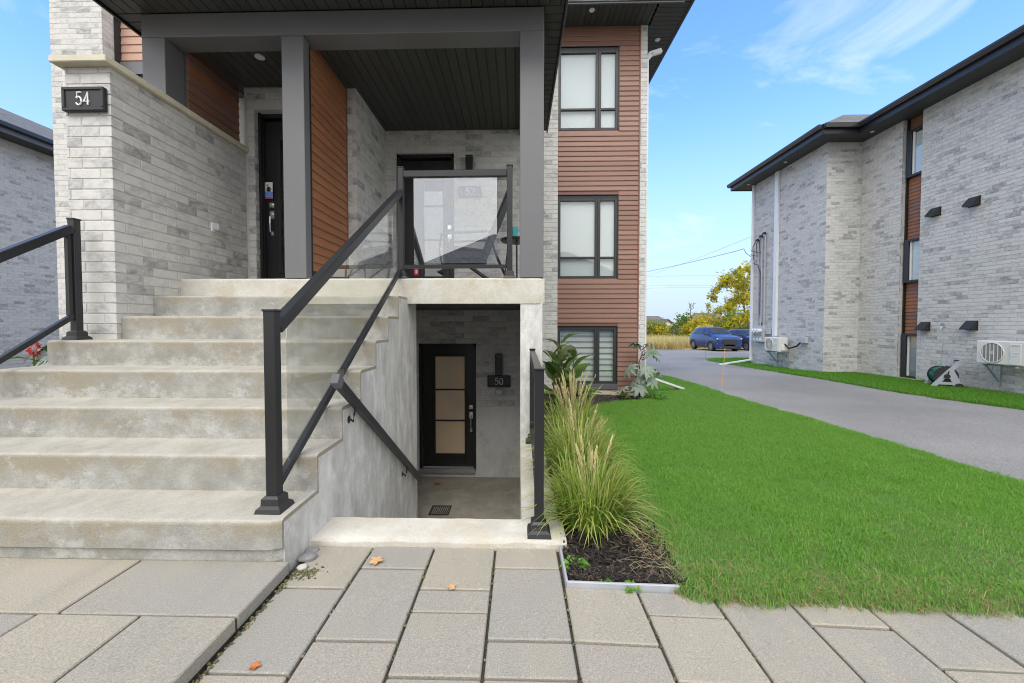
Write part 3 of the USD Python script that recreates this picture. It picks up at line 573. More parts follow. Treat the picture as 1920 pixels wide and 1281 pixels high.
def ceiling_light(x, y, z):
    l = H.part('ceiling_light', MB().cyl((x, y, z - .010), (x, y, z + .002), .052, 24), 'white_metal', smooth=40)
    H.part('lens', MB().cyl((x, y, z - .0125), (x, y, z - .009), .040, 24), 'blind', l)
ceiling_light(-2.90, 4.49, 4.199); ceiling_light(1.385, 7.69, 7.095); ceiling_light(2.892, 8.51, 7.095)

# right wing at Y = 8.1
YB = 8.10
rw = H.part('right_wall', MB().box(.28, 2.54, YB + .45, 14.5, -.9, 7.15).box(.28, .80, YB + .006, YB + .45, -.158, 7.10).box(2.43, 2.555, YB + .006, YB + .45, -.158, 7.10).box(2.50, 2.555, YB + .45, 14.4, -.158, 7.1).box(-7.9, .28, 7.41, 14.5, -.9, 7.15).box(.2, .29, W, YB + .1, -.9, 7.15).box(-3.9, -2.2, 6.5, 6.97, 4.6, 7.15).box(-2.2, .29, W + .21, 7, 4.4, 7.15), 'mortar_grey')
BK.face(rw, (.50, YB, 0), EX, (0, -1, 0), .298, -.16, 7.1, phase=.05, depth=.03)
BK.face(rw, (2.432, YB, 0), EX, (0, -1, 0), .128, -.16, 7.1, phase=.03, depth=.03)
BK.face(rw, (2.56, YB, 0), EY, EX, 6.3, -.16, 7.1, phase=.1, depth=.02)
WX0, WX1 = .822, 2.012
WINS = [(5.06, 6.70), (2.11, 3.785), (-.135, 1.155)]
rs = H.part('right_siding', holed(.80, 2.42, -.16, 7.1, [(WX0 - .015, WX1 - .005, a + .01, b - .01) for a, b in WINS], (0, YB + .05, 0), (1, 0, 0), (0, 0, 1), .038), 'siding_trim')
boards(rs, (.802, YB + .012, 0), EX, (0, -1, 0), 1.60, -.155, 7.1, .098, ['brown_siding', 'brown_siding', 'brown_siding_light', 'brown_siding_dark'], [(WX0 - .802 - .02, WX1 - .802, a, b) for a, b in WINS])
H.part('corner_trim', MB().box(2.402, 2.428, YB - .012, YB + .012, -.155, 7.1, .002), 'siding_trim')
H.part('foundation', MB().box(.28, 2.58, YB - .002, YB + .2, -1.2, -.158), 'foundation')
def window(z0, z1, kind):
    x0, x1 = WX0, WX1; y0 = YB - .008
    top = .07 if kind != 'low' else .03
    f = H.part('window', MB().box(x0 - .02, x1, y0 - .004, y0 + .05, z1 - .008, z1 + .004, .001).box(x0 - .02, x1, y0 + .02, y0 + .08, z1 - top, z1 - .008).box(x1 - .024, x1, y0, y0 + .06, z0, z1), 'black_metal')
    a, b, c, d = x0 - .02, x1 - .024, z0, z1 - top
    if kind == 'low':
        H.part('sill_panel', MB().box(a, x1, y0 - .004, y0 + .03, z0, z0 + .115, .003), 'charcoal_metal', f); c = z0 + .118
    xm = x0 + .775; fw = .052
    fr = MB()
    for u0, u1 in ((a, xm), (xm + .002, b)):
        fr.box(u0, u0 + fw, y0 + .012, y0 + .07, c, d, .004).box(u1 - fw, u1, y0 + .012, y0 + .07, c, d, .004).box(u0 + fw, u1 - fw, y0 + .012, y0 + .07, c, c + fw, .004).box(u0 + fw, u1 - fw, y0 + .012, y0 + .07, d - fw, d, .004)
    zr = c + .42
    if kind != 'low': fr.box(a + fw, xm - fw, y0 + .014, y0 + .07, zr - .02, zr + .02, .004).box(xm + fw, b - fw, y0 + .014, y0 + .07, zr - .02, zr + .02, .004)
    H.part('frame', fr, 'window_frame', f)
    for u0, u1 in ((a, xm), (xm + .002, b)):
        for q0, q1 in (((c, zr), (zr, d)) if kind != 'low' else ((c, d),)):
            H.part('pane', MB().box(u0 + fw - .005, u1 - fw + .005, y0 + .040, y0 + .046, q0 + .015, q1 - .015), 'window_glass', f)
    if kind == 'low':
        H.part('blind', MB().box(a + .03, b - .03, y0 + .13, y0 + .132, c, d), 'blind_sheer', f)
        z = c + .03
        while z < d - .02:
            H.part('blind_band', MB().box(a + .04, b - .04, y0 + .118, y0 + .121, z, min(d, z + .078)), 'blind', f); z += .118
    else: H.part('blind', MB().box(a + .02, b - .02, y0 + .085, y0 + .088, c, d), 'blind', f)
    H.part('reveal', MB().box(a, x1, y0 + .25, y0 + .26, c, d), 'room_dark', f)
window(*WINS[0], 'up'); window(*WINS[1], 'up'); window(*WINS[2], 'low')
# main eaves over the right wing
ZE = 7.11
er = H.part('roof', MB().prism([(-8.7, 7.5), (3.17, 7.5), (3.17, 15.2), (-8.7, 15.2)], .03, (0, 0, ZE), EX, EY).add(
    [[-8.75, 7.45, 7.3], [3.22, 7.45, 7.3], [3.22, 15.2, 7.3], [-8.75, 15.2, 7.3], [-4.8, 11.3, 9.2], [-.8, 11.3, 9.2]], [[0, 1, 5], [0, 5, 4], [1, 2, 5], [2, 3, 4], [2, 4, 5], [3, 0, 4]]), 'shingle')
x = .30
while x < 2.55:
    H_part('soffit_board', MB().box(x + .003, x + .107, 7.56, YB + .01, ZE - .016, ZE - .002, .003), rnd.choice(['soffit', 'soffit_light']), er); x += .110
y = 7.56
while y < 14.6:
    H_part('soffit_board', MB().box(2.565, 3.16, y + .003, y + .107, ZE - .016, ZE - .002, .003), rnd.choice(['soffit', 'soffit_light']), er); y += .110
H_part('fascia', MB().box(-8.7, 3.05, 7.52, 7.555, ZE - .03, 7.32, .003), 'charcoal_metal', er)
H_part('gutter', MB().prism([(0, 0), (.09, .0), (.125, .05), (.125, .12), (0, .12)], 7.6, (3.165, 15.1, 7.16), (1, 0, 0), (0, 0, 1)).box(3.165, 3.20, 7.5, 15.1, 7.09, 7.3), 'gutter', er)
H_part('soffit_panel', MB().box(2.565, 3.16, 7.54, 14.6, ZE - .001, ZE + .002).box(.3, 2.565, 7.54, YB, ZE - .001, ZE + .002), 'soffit', er)
# left wing
lw = H.part('left_wall', MB().box(-8.05, -7.138, 6.803, 7.1, -.4, 9.5).box(-7.14, -3.9, 7.2, 7.4, -.4, 9.5).box(-3.95, -3.5, 5.3, 7.3, PF, 4.6), 'mortar')
BK.face(lw, (-8.055, 6.80, 0), EX, (0, -1, 0), .92, .2, 7.4, phase=.06)
BK.face(lw, (-7.135, 6.80, 0), EY, EX, .34, .2, 7.4, phase=.16, first=1)
H.part('corner_trim', MB().box(-7.128, -7.32 + .2, 7.0, 7.2, 1.2, 7.4), 'black_metal')
H.part('dark_return', MB().box(-7.36, -7.29, 7.13, 7.2, 1.0, 7.4), 'black_metal')
H.part('corner_trim', MB().box(-7.29, -7.20, 7.09, 7.15, 5.9, 6.66, .004), 'pale_siding')
pls = H.part('left_siding', MB().box(-7.29, -6.2, 7.13, 7.2, 5.88, 6.68), 'siding_trim')
boards(pls, (-7.20, 7.13, 0), EX, (0, -1, 0), 1.0, 5.92, 6.62, .142, ['pale_siding'])
H.part('grey_panel', MB().box(-7.29, -6.2, 7.085, 7.13, 5.66, 5.885, .004), 'column_metal'); H.part('grey_panel', MB().box(-7.36, -6.2, 7.05, 7.13, 6.69, 7.4, .004), 'column_metal')
H.part('dark_return', MB().box(-7.29, -6.2, 7.12, 7.2, 5.3, 5.655), 'black_metal')
BK.flush(H, 300)

# doors
def door(x0, x1, z0, z1, y, slab, lite, muntins, lock, glass, transom=None):
    d = H.part('door', MB().box(x0, x0 + .045, y - .05, y + .09, z0, z1, .003).box(x1 - .045, x1, y - .05, y + .09, z0, z1, .003).box(x0, x1, y - .05, y + .09, z1 - .05, z1, .003), 'black_metal')
    a, b, c, e = slab; l0, l1, m0, m1 = lite
    s = MB()
    for q in ((a, l0, c, e), (l1, b, c, e), (l0, l1, c, m0), (l0, l1, m1, e)): s.box(q[0], q[1], y, y + .045, q[2], q[3], .002)
    H.part('door_leaf', s, 'black_paint', d)
    mo = MB()
    for q in ((l0 - .02, l0 + .012, m0 - .02, m1 + .02), (l1 - .012, l1 + .02, m0 - .02, m1 + .02), (l0, l1, m0 - .02, m0 + .012), (l0, l1, m1 - .012, m1 + .02)): mo.box(q[0], q[1], y - .012, y + .004, q[2], q[3], .004)
    H.part('moulding', mo, 'black_paint', d)
    zs = [m0] + list(muntins) + [m1]
    for q in muntins: H.part('muntin', MB().box(l0, l1, y - .008, y + .02, q - .011, q + .011, .003), 'black_paint', d)
    for q0, q1 in zip(zs, zs[1:]): H.part('pane', MB().box(l0 + .005, l1 - .005, y + .012, y + .018, q0 + .006, q1 - .006), glass, d)
    if glass != 'frosted_glass': H.part('room', MB().box(l0 - .1, l1 + .1, y + .5, y + .51, m0 - .1, m1 + .1), 'room_dark', d)
    hx, hz = lock
    H.part('deadbolt', MB().box(hx - .032, hx + .032, y - .016, y - .001, hz - .034, hz + .034, .004).cyl((hx, y - .03, hz), (hx, y - .01, hz), .022, 18), 'chrome', d)
    hm = MB().box(hx - .032, hx + .032, y - .014, y - .001, hz - .185, hz - .075, .004).box(hx - .02, hx + .02, y - .014, y - .001, hz - .40, hz - .345, .004)
    hm.tube([(hx, y - .01, hz - .15), (hx, y - .055, hz - .165), (hx, y - .058, hz - .25), (hx, y - .055, hz - .36), (hx, y - .01, hz - .375)], .009, 8); hm.box(hx - .012, hx + .012, y - .05, y - .01, hz - .125, hz - .110, .003)
    H.part('handle', hm, 'chrome', d); return d
d = door(*d50[:2], d50[2], d50[3], 6.30, (-1.52, -.71, -1.09, .838), (-1.326, -.837, -.885, .69), (-.345, .150), (-.745, -.125), 'frosted_glass')
H.part('threshold', MB().box(-1.56, -.67, 6.20, 6.36, -1.165, -1.10, .006), 'galvanised', d)
d = door(*d52[:2], d52[2], d52[3], 6.36, (-1.865, -1.04, PF + .03, 3.78), (-1.51, -1.18, PF + .28, 3.55), (2.536, 3.07), (-1.088, 2.73), 'window_glass')
d = door(-3.372, -2.40, PF, 3.93, 5.24, (-3.16 - .17, -2.44, PF + .03, 3.86), (-3.14, -2.62, PF + .22, 3.62), (2.32, 2.95), (-3.25, 2.765), 'window_glass')
H.part('side_jamb', MB().box(-3.372, -3.335, 5.15, 5.24, PF, 3.93, .004), 'black_metal', d)
# porch underside over the lower door
pu = H.part('lower_ceiling', MB().box(-1.75, .04, 4.32, 6.24, 1.43, 1.5), 'soffit')
y = 4.32
while y < 6.2:
    H_part('ceiling_board', MB().box(-1.75, .03, y + .003, y + .107, 1.414, 1.428, .003), 'soffit_light', pu); y += .110

# ------------------------------------------------------------------ concrete stairs, porch slab and stairwell
ST = Thing('concrete_stairs', 'wide weathered concrete steps with porch slab and sunken stairwell, in front of the house', 'stairs', (-2.5, 1.835, .06))
SY = [1.835, 2.175, 2.495, 2.80, 3.115, 3.42, 3.73, 4.05]; SX0, SX1, RIS = -3.82, -1.135, (PF - .06) / 8
def step(k):
    y0, y1 = SY[k], (SY[k + 1] if k < 7 else 6.25) + (.02 if k < 7 else 0); zt, zb = .06 + RIS * (k + 1), .06 + RIS * k - (.06 if k else .02)
    if k == 7: y1 = 4.3
    r = .022; prof = [(y0 + .004, zb), (y0 + .001, zb + .05), (y0, zt - r)]
    if k == 0: prof = [(y0 + .02, .03), (y0 + .018, .112), (y0 + .010, .116), (y0, .124), (y0, zt - r)]
    for a in np.linspace(0, math.pi / 2, 6)[1:]: prof.append((y0 + r - r * math.cos(a), zt - r + r * math.sin(a)))
    for q in np.linspace(y0 + .05, y1, 6): prof.append((q, zt + .002))
    x1 = SX1 + (.003 if k < 7 else .05); x0 = SX0 if k < 5 else XW - .05
    if k == 7: x0, x1 = XW - .05, .27
    xs = np.linspace(x0, x1, int((x1 - x0) / .05)); n = len(prof); v = []
    for i, x in enumerate(xs):
        for j, (yy_, zz) in enumerate(prof): v.append((x, yy_, zz))
    v = np.array(v); nz = meshkit.fbm(v * [3, 3, 6] + k * 7.3, 3, 3) - .5; n2 = meshkit.fbm(v * 14 + k * 3.1, 2, 5) - .5
    nose = np.exp(-((v[:, 2] - zt) / .03) ** 2) * np.exp(-((v[:, 1] - y0) / .03) ** 2)
    v[:, 1] += nz * .006 * (v[:, 1] < y0 + .03) + n2 * .006 * nose; v[:, 2] += nz * .004 * (v[:, 2] > zt - .03) + n2 * .008 * nose
    e = np.minimum(v[:, 0] - x0, x1 - v[:, 0]); v[:, 1] += np.where(v[:, 1] < y0 + .03, .022 * np.exp(-(e / .02) ** 2), 0)
    m = len(xs); i, j = np.meshgrid(np.arange(m - 1), np.arange(n - 1), indexing='ij')
    f = np.stack([i * n + j, (i + 1) * n + j, (i + 1) * n + j + 1, i * n + j + 1], -1).reshape(-1, 4); f = np.vstack([f[:, [0, 1, 2]], f[:, [0, 2, 3]]])
    for s, b in ((0, 0), (m - 1, 1)):
        c = len(v); v = np.vstack([v, [[xs[s], y1, zb]]]); ring = [s * n + q for q in range(n)]
        t = [[c, ring[q], ring[q + 1]] for q in range(n - 1)]; f = np.vstack([f, np.array(t)[:, ::-1] if b else t])
    return v, f
for k in range(8):
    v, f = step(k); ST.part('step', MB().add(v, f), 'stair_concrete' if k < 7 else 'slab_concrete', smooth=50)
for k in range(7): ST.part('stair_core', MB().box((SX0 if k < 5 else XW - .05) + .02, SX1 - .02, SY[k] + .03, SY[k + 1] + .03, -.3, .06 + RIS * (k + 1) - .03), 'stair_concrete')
# cheek of the stairs, one rough face stepping down into the well
cp = [(SY[0] + .04, -.25), (2.1, -.25), (2.2, -1.4), (4.40, -1.4), (4.40, 1.50), (SY[7] + .04, 1.50)]
for k in range(6, -1, -1): cp += [(SY[k + 1] + .040, .06 + RIS * (k + 1) - .022), (SY[k] + .040, .06 + RIS * (k + 1) - .022)]
cm = MB().prism(cp, .16, (SX1 - .155, 0, 0), (0, 1, 0), (0, 0, 1))
ST.part('stair_cheek', cm, 'cheek_concrete')
ST.part('porch_slab', MB().box(XW, .268, 4.31, 6.24, 1.505, PF - .001, .006).box(-1.085, .268, 4.062, 4.31, 1.503, PF - .03), 'slab_concrete')
ST.part('porch_pier', MB().box(.022, .250, 4.06, 4.36, -1.4, 1.502, .008), 'cheek_concrete')
ST.part('stairwell_wall', MB().box(.040, .26, 4.36, 6.24, -1.4, 1.502), 'well_concrete')
ST.part('stairwell_wall', MB().box(.022, .248, 2.36, 4.058, -1.4, .024, .010), 'sill_concrete')
ST.part('stairwell_wall', MB().box(-1.95, -1.75, 4.3, 6.25, -1.4, 1.5), 'well_concrete')
ST.part('stairwell_wall', MB().box(-1.95, -1.30, 4.27, 4.40, -1.4, 1.5), 'well_concrete')
sv = trimesh.creation.box((1.40, .25, .12)); sv = sv.subdivide_to_size(.04); vv = np.array(sv.vertices) + [-.435, 2.24, -.036]
nn = meshkit.fbm(vv * 9, 3, 2) - .5; vv[:, 2] += np.where(vv[:, 2] > 0, nn * .012 - .010 * np.exp(-((vv[:, 1] - 2.115) / .03) ** 2), 0); vv[:, 1] += np.where(vv[:, 1] < 2.13, nn * .014, 0)
ST.part('sill', MB().add(vv, np.array(sv.faces)), 'sill_concrete', smooth=60)
for k in range(6): ST.part('lower_step', MB().box(-1.13, .03, 2.36 + .27 * k, 2.632 + .27 * k, -1.4, -.20 * (k + 1), .01), 'well_concrete')
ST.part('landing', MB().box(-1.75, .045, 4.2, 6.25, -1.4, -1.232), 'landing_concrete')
# ------------------------------------------------------------------ railings
def post(T, x, y, z0, z1, s=.056, skirt=True):
    p = T.part('post', MB().box(x - s / 2, x + s / 2, y - s / 2, y + s / 2, z0, z1, .003), 'rail_metal')
    T.part('post_cap', MB().box(x - s / 2 - .005, x + s / 2 + .005, y - s / 2 - .005, y + s / 2 + .005, z1 - .002, z1 + .010, .003), 'rail_metal', p)
    if skirt:
        m = MB()
        for w0, w1, a, b in ((.066, .060, 0, .022), (.060, .045, .022, .034), (.045, .043, .034, .066), (.043, .032, .066, .078)):
            v = [[sx * w + x, sy * w + y, z0 + zz] for w, zz in ((w0, a), (w1, b)) for sx, sy in ((-1, -1), (1, -1), (1, 1), (-1, 1))]
            m.add(v, [[0, 1, 5, 4], [1, 2, 6, 5], [2, 3, 7, 6], [3, 0, 4, 7], [4, 5, 6, 7], [3, 2, 1, 0]])
        T.part('post_base', m, 'black_plastic', p)
    return p
def pane(T, quad, m='guard_glass', th=.006):
    q = np.array(quad, float); n = np.cross(q[1] - q[0], q[2] - q[0]); n /= np.linalg.norm(n)
    v = np.vstack([q - n * th / 2, q + n * th / 2]); f = [[0, 3, 2, 1], [4, 5, 6, 7], [0, 1, 5, 4], [1, 2, 6, 5], [2, 3, 7, 6], [3, 0, 4, 7]]
    T.part('glass_pane', MB().add(v, f), m)
X = -1.232
T = Thing('stair_railing', 'black metal railing with a glass pane rising along the right edge of the concrete steps', 'railing', (X, 1.966, .26))
post(T, X, 1.966, .261, 1.262)
T.part('top_rail', MB().bar((X, 1.994, 1.1805), (X + .02, 4.092, 2.545), .056, .066, .004), 'rail_metal')
T.part('bottom_rail', MB().bar((X, 1.994, .378), (X + .02, 4.092, 1.752), .036, .040, .003), 'rail_metal')
zt = lambda y: 1.226 + (y - 2.064) * .6504 - .034; zb_ = lambda y: .424 + (y - 2.064) * .6548 + .020
pane(T, [(X, 2.09, zb_(2.09)), (X + .018, 3.86, zb_(3.86)), (X + .018, 3.86, zt(3.86)), (X, 2.09, zt(2.09))])
T.part('glass_edge', MB().bar((X, 2.087, zb_(2.087)), (X, 2.087, zt(2.087)), .007, .005), 'black_plastic')
T = Thing('porch_railing', 'charcoal metal railing with one glass pane across the front of the porch', 'railing', (-.65, 4.12, PF))
post(T, -1.207, 4.12, PF, 2.800); post(T, -.086, 4.12, PF, 2.808)
T.part('top_rail', MB().bar((-1.178, 4.12, 2.735), (-.115, 4.12, 2.738), .056, .066, .004), 'rail_metal')
T.part('bottom_rail', MB().bar((-1.178, 4.12, 1.79), (-.115, 4.12, 1.79), .036, .036, .003), 'rail_metal')
pane(T, [(-1.075, 4.12, 1.806), (-.216, 4.12, 1.806), (-.216, 4.12, 2.702), (-1.075, 4.12, 2.702)])
X = -3.70
T = Thing('stair_railing', 'black metal railing with a sloping top rail at the left edge of the concrete steps', 'railing', (X, 3.25, 1.06))
post(T, X, 3.255, 1.064, 2.065); post(T, X, 2.0, .262, 1.24)
T.part('top_rail', MB().bar((X, 2.03, 1.185), (X, 3.226, 1.985), .056, .066, .004), 'rail_metal'); T.part('bottom_rail', MB().bar((X, 2.03, .45), (X, 3.226, 1.265), .036, .040, .003), 'rail_metal')
T.part('side_channel', MB().box(X - .015, X + .015, 3.190, 3.218, 1.27, 1.95), 'rail_metal')
X = .118
T = Thing('stairwell_railing', 'black metal railing seen end-on along the right rim of the sunken stairwell', 'railing', (X, 2.2, .02))
post(T, X, 2.215, .022, .945, .052); post(T, X + .024, 3.93, .024, .945, .052)
T.part('top_rail', MB().bar((X, 2.242, .905), (X + .024, 3.90, .905), .052, .062, .004), 'rail_metal'); T.part('bottom_rail', MB().bar((X, 2.242, .15), (X + .024, 3.90, .15), .034, .036, .003), 'rail_metal')
pane(T, [(X, 2.30, .17), (X + .022, 3.84, .17), (X + .022, 3.84, .872), (X, 2.30, .872)], 'glass')
T = Thing('handrail', 'black handrail sloping down beside the sunken stairwell towards the lower door', 'handrail', (-1.15, 3.4, 0))
A, B = np.array([-1.085, 2.365, .848]), np.array([-1.078, 4.315, -.508])
T.part('rail', MB().bar(A, B, .042, .058, .004), 'rail_metal')
T.part('joint_plate', MB().bar(A + [0, -.04, .028], A + [0, .02, -.014], .050, .066, .004), 'charcoal_metal')
T.part('joint_arm', MB().bar(A + [-.004, .0, .0], (-1.232, 2.745, .862), .036, .045, .003), 'rail_metal')
for t, w in ((.13, (-1.137, 2.62, .56)), (.75, (-1.137, 3.83, -.27))):
    p = A + (B - A) * t; w = np.array(w); b = T.part('bracket', MB().tube([p + [0, 0, -.03], p + [-.005, -.01, -.075], (p + w) / 2 + [.01, 0, -.07], w + [.02, 0, 0], w], .007, 8), 'rail_metal', smooth=40)
    T.part('bracket_plate', MB().cyl(w, w + [.008, 0, 0], .026, 16), 'rail_metal', b)

# ------------------------------------------------------------------ numbers, lamps, small fittings
def plaque(num, x0, x1, z0, z1, y, dh, dw, label, th=.03):
    T = Thing('number_plaque', label, 'house number', ((x0 + x1) / 2, y, z0)); f = (z1 - z0) * .13
    T.part('backplate', MB().box(x0, x1, y, y + th, z0, z1, .003), 'black_metal')
    m = MB()
    for q in ((x0, x1, z0, z0 + f), (x0, x1, z1 - f, z1), (x0, x0 + f, z0 + f, z1 - f), (x1 - f, x1, z0 + f, z1 - f)): m.box(q[0], q[1], y - .010, y + .002, q[2], q[3], .004)
    T.part('frame', m, 'black_metal')
    m = MB(); dwd = dw / 2.35; st_ = dh * .064; xc, zc = (x0 + x1) / 2, (z0 + z1) / 2
    for i, ch in enumerate(num):
        ox = xc + (i - .5) * dw * .57 - dwd / 2
        for pl_ in STROKES[ch]:
            p_ = np.array([[ox + a * dwd, y - .004, zc + (b - .5) * dh] for a, b in pl_]); m.tube(p_, st_, 6)
    T.part('number', m, 'number_white', smooth=60)
def arc(cx, cz, rx, rz, a0, a1, n=14): return [(cx + rx * math.cos(R(a)), cz + rz * math.sin(R(a))) for a in np.linspace(a0, a1, n)]
STROKES = {'5': [[(.92, 1), (.18, 1), (.10, .56)] + arc(.46, .33, .48, .33, 138, -150)], '4': [[(.98, .26), (.0, .26), (.74, 1), (.74, 0)]], '0': [arc(.5, .5, .46, .5, 0, 360, 30)], '2': [arc(.5, .72, .44, .28, 165, -35) + [(.04, 0), (.98, 0)]]}
plaque('54', -3.872, -3.508, 3.008, 3.205, 3.345, .105, .115, 'black house number plaque reading 54 on the brick stair wall')
plaque('52', -.923, -.566, 3.160, 3.332, 6.215, .105, .135, 'black house number plaque reading 52 on the porch wall behind the glass')
plaque('50', -.479, -.119, .205, .389, 6.215, .100, .128, 'black house number plaque reading 50 beside the lower door')
def wall_lamp(x, y, z, label):
    T = Thing('wall_lamp', label, 'wall lamp', (x, y, z)); T.part('lamp_body', MB().box(x - .055, x + .055, y - .10, y - .012, z - .165, z + .165, .006), 'black_metal')
    T.part('mounting_plate', MB().box(x - .045, x + .045, y - .012, y, z - .09, z + .09), 'black_metal')
    for s in (-1, 1): T.part('groove', MB().box(x - .057, x + .057, y - .102, y - .010, z + s * .135 - .004, z + s * .135 + .004), 'dark_grille')
wall_lamp(-.30, 6.245, .565, 'black box wall lamp above the plaque beside the lower door'); wall_lamp(-.75, 6.245, 3.62, 'black box wall lamp on the brick porch wall behind the railing')
T = Thing('doorbell', 'small grey doorbell under the plaque reading 50', 'doorbell', (-.295, 6.24, .13)); T.part('housing', MB().box(-.36, -.23, 6.20, 6.246, .082, .178, .012), 'grey_plastic'); T.part('button', MB().cyl((-.295, 6.198, .13), (-.295, 6.19, .13), .016, 16), 'white_plastic')
T = Thing('outlet_box', 'grey plastic outdoor outlet cover on the brick stair wall', 'outlet', (-3.48, 4.57, 2.30))
T.part('cover', MB().box(XW, XW + .075, 4.485, 4.64, 2.262, 2.345, .012), 'grey_plastic'); T.part('back_plate', MB().box(XW - .002, XW + .012, 4.475, 4.65, 2.252, 2.355, .003), 'white_plastic')
T = Thing('door_flyer', 'printed white, blue and pink card showing a person in dark clothes, hung on the door', 'flyer', (-3.27, 5.22, 2.95))
T.part('card', MB().box(-3.325, -3.228, 5.2155, 5.218, 2.845, 3.062), 'card_white')
T.part('pink_band', MB().box(-3.324, -3.229, 5.2140, 5.2154, 2.846, 2.868), 'card_pink'); T.part('blue_block', MB().box(-3.324, -3.229, 5.2140, 5.2154, 2.870, 2.935), 'card_blue')
T.part('printed_figure', MB().prism([(-3.312, 2.937), (-3.250, 2.937), (-3.262, 2.968), (-3.240, 2.958), (-3.262, 2.995), (-3.283, 3.003), (-3.306, 2.99)], .0014, (0, 5.2154, 0), EX, EZ), 'black_plastic')
T.part('printed_face', MB().prism([(-3.296 + .016 * math.cos(a), 3.018 + .018 * math.sin(a)) for a in np.linspace(0, 6.28, 14)[:-1]], .0014, (0, 5.2154, 0), EX, EZ), 'skin')
T = Thing('floor_drain', 'dark square floor drain grate in the lower landing', 'drain', (-1.01, 5.10, -1.23))
T.part('drain_frame', MB().box(-1.14, -.88, 4.97, 4.985, -1.234, -1.224).box(-1.14, -.88, 5.215, 5.23, -1.234, -1.224).box(-1.14, -1.125, 4.985, 5.215, -1.234, -1.224).box(-.895, -.88, 4.985, 5.215, -1.234, -1.224).box(-1.13, -.89, 4.98, 5.22, -1.2335, -1.2325), 'iron')
for k in range(9): T.part('bar', MB().box(-1.12 + k * .0255, -1.106 + k * .0255, 4.985, 5.215, -1.231, -1.225, .002), 'iron')
def fallen_leaf(x, y, z, s, m, label, a):
    th = np.linspace(0, 2 * np.pi, 25)[:-1]; r = s * (.55 + .45 * np.abs(np.cos(2.5 * th))) * (1 + .15 * np.cos(th)); v = np.stack([x + r * np.cos(th + a), y + r * np.sin(th + a), z + .006 + .35 * s * np.abs(np.sin(th)) ** 2 * (1 + np.cos(th)) / 2 + .01 * np.cos(3 * th) * s * 4], -1)
    v = np.vstack([v, [[x, y, z + .004]]]); v2 = v - [0, 0, .0008]; f = [[24, k, (k + 1) % 24] for k in range(24)]
    solo('fallen_leaf', MB().add(np.vstack([v, v2]), f + [[q[0] + 25, q[2] + 25, q[1] + 25] for q in f]), m, label, 'leaf', 'fallen leaves')
fallen_leaf(-1.225, 5.95, -1.228, .055, 'leaf_orange', 'curled orange leaf lying on the landing in front of the lower door', .4)
fallen_leaf(-.715, 1.955, .0, .036, 'leaf_tan', 'tan dry leaf on the paving just below the stairwell sill', 1.2)
fallen_leaf(-.30, 1.765, .0, .020, 'leaf_tan', 'small yellowish leaf scrap in a paving joint below the stairwell', 2.0)
fallen_leaf(-.92, 1.335, .0, .019, 'leaf_orange', 'small orange leaf scrap on the paving beside the raised landing', .2)
for i, (x, y, z, s, lb) in enumerate(((-1.075, 1.985, .0, .034, 'dark grey stone in the gap at the foot of the concrete steps'), (-1.058, 1.90, .005, .020, 'pale pebble in the gap at the corner of the raised landing'), (-1.10, 2.06, -.01, .030, 'grey stone lying deepest in the gap beside the stairwell sill'))):
    m = trimesh.creation.icosphere(2, s); v = np.array(m.vertices); v *= (1 + .5 * (meshkit.noise(v * 40 + i * 9, 3) - .5))[:, None]; v = v * [1.3, 1, .6] + [x, y, z]
    solo('stone', MB().add(v, np.array(m.faces)), ['gravel_grey', 'pebble', 'gravel_grey'][i], lb, 'stone', smooth=True)

# ------------------------------------------------------------------ porch furniture
T = Thing('folding_chair', 'black reclining folding chair standing on the porch behind the glass railing', 'chair', (-.5, 5.0, PF))
P = PF
T.part('seat', MB().bar((-.86, 4.95, P + .46), (-.40, 4.95, P + .40), .50, .02, .006).box(-.86, -.40, 4.71, 5.19, P + .30, P + .40, .02), 'sling')
T.part('backrest', MB().bar((-.40, 4.95, P + .40), (-.12, 4.95, P + 1.09), .50, .025, .006), 'sling')
for y in (4.70, 5.20):
    T.part('side_frame', MB().tube([(-.42, y, P + .36), (-.12, y, P + 1.10)], .012, 8), 'rail_metal'); T.part('armrest', MB().tube([(-.92, y, P + .58), (-.85, y, P + .60), (-.36, y, P + .62)], .014, 8), 'black_plastic')
    T.part('leg', MB().tube([(-.90, y, P + .58), (-.93, y, P + .40), (-.86, y, P + .06), (-.80, y, P + .014), (-.20, y, P + .014), (-.13, y, P + .07), (-.28, y, P + .40), (-.34, y, P + .62)], .012, 8), 'rail_metal', smooth=60)
    T.part('leg', MB().tube([(-.88, y, P + .44), (-.30, y, P + .03)], .011, 8), 'rail_metal')
T.part('cross_bar', MB().tube([(-.80, 4.70, P + .014), (-.80, 5.20, P + .014)], .011, 8), 'rail_metal'); T.part('cross_bar', MB().tube([(-.20, 4.70, P + .014), (-.20, 5.20, P + .014)], .011, 8), 'rail_metal')
T = Thing('side_table', 'small round black side table behind the reclining chair on the porch', 'table', (-.03, 5.62, PF))
T.part('table_top', MB().tube([(-.03, 5.62, P + .68), (-.03, 5.62, P + .70), (-.03, 5.62, P + .715)], [.20, .22, .22], 28), 'black_plastic', smooth=40)
for a in (0.6, 2.7, 4.8): T.part('leg', MB().tube([(-.03 + .12 * math.cos(a), 5.62 + .12 * math.sin(a), P + .68), (-.03 + .2 * math.cos(a), 5.62 + .2 * math.sin(a), P)], .011, 8), 'rail_metal')
T = Thing('cup', 'turquoise cup on the small round side table', 'cup', (-.06, 5.60, P + .715)); T.part('cup_body', MB().tube([(-.06, 5.6, P + .716), (-.06, 5.6, P + .80), (-.06, 5.6, P + .86)], [.05, .058, .062], 20), 'turquoise', smooth=40)
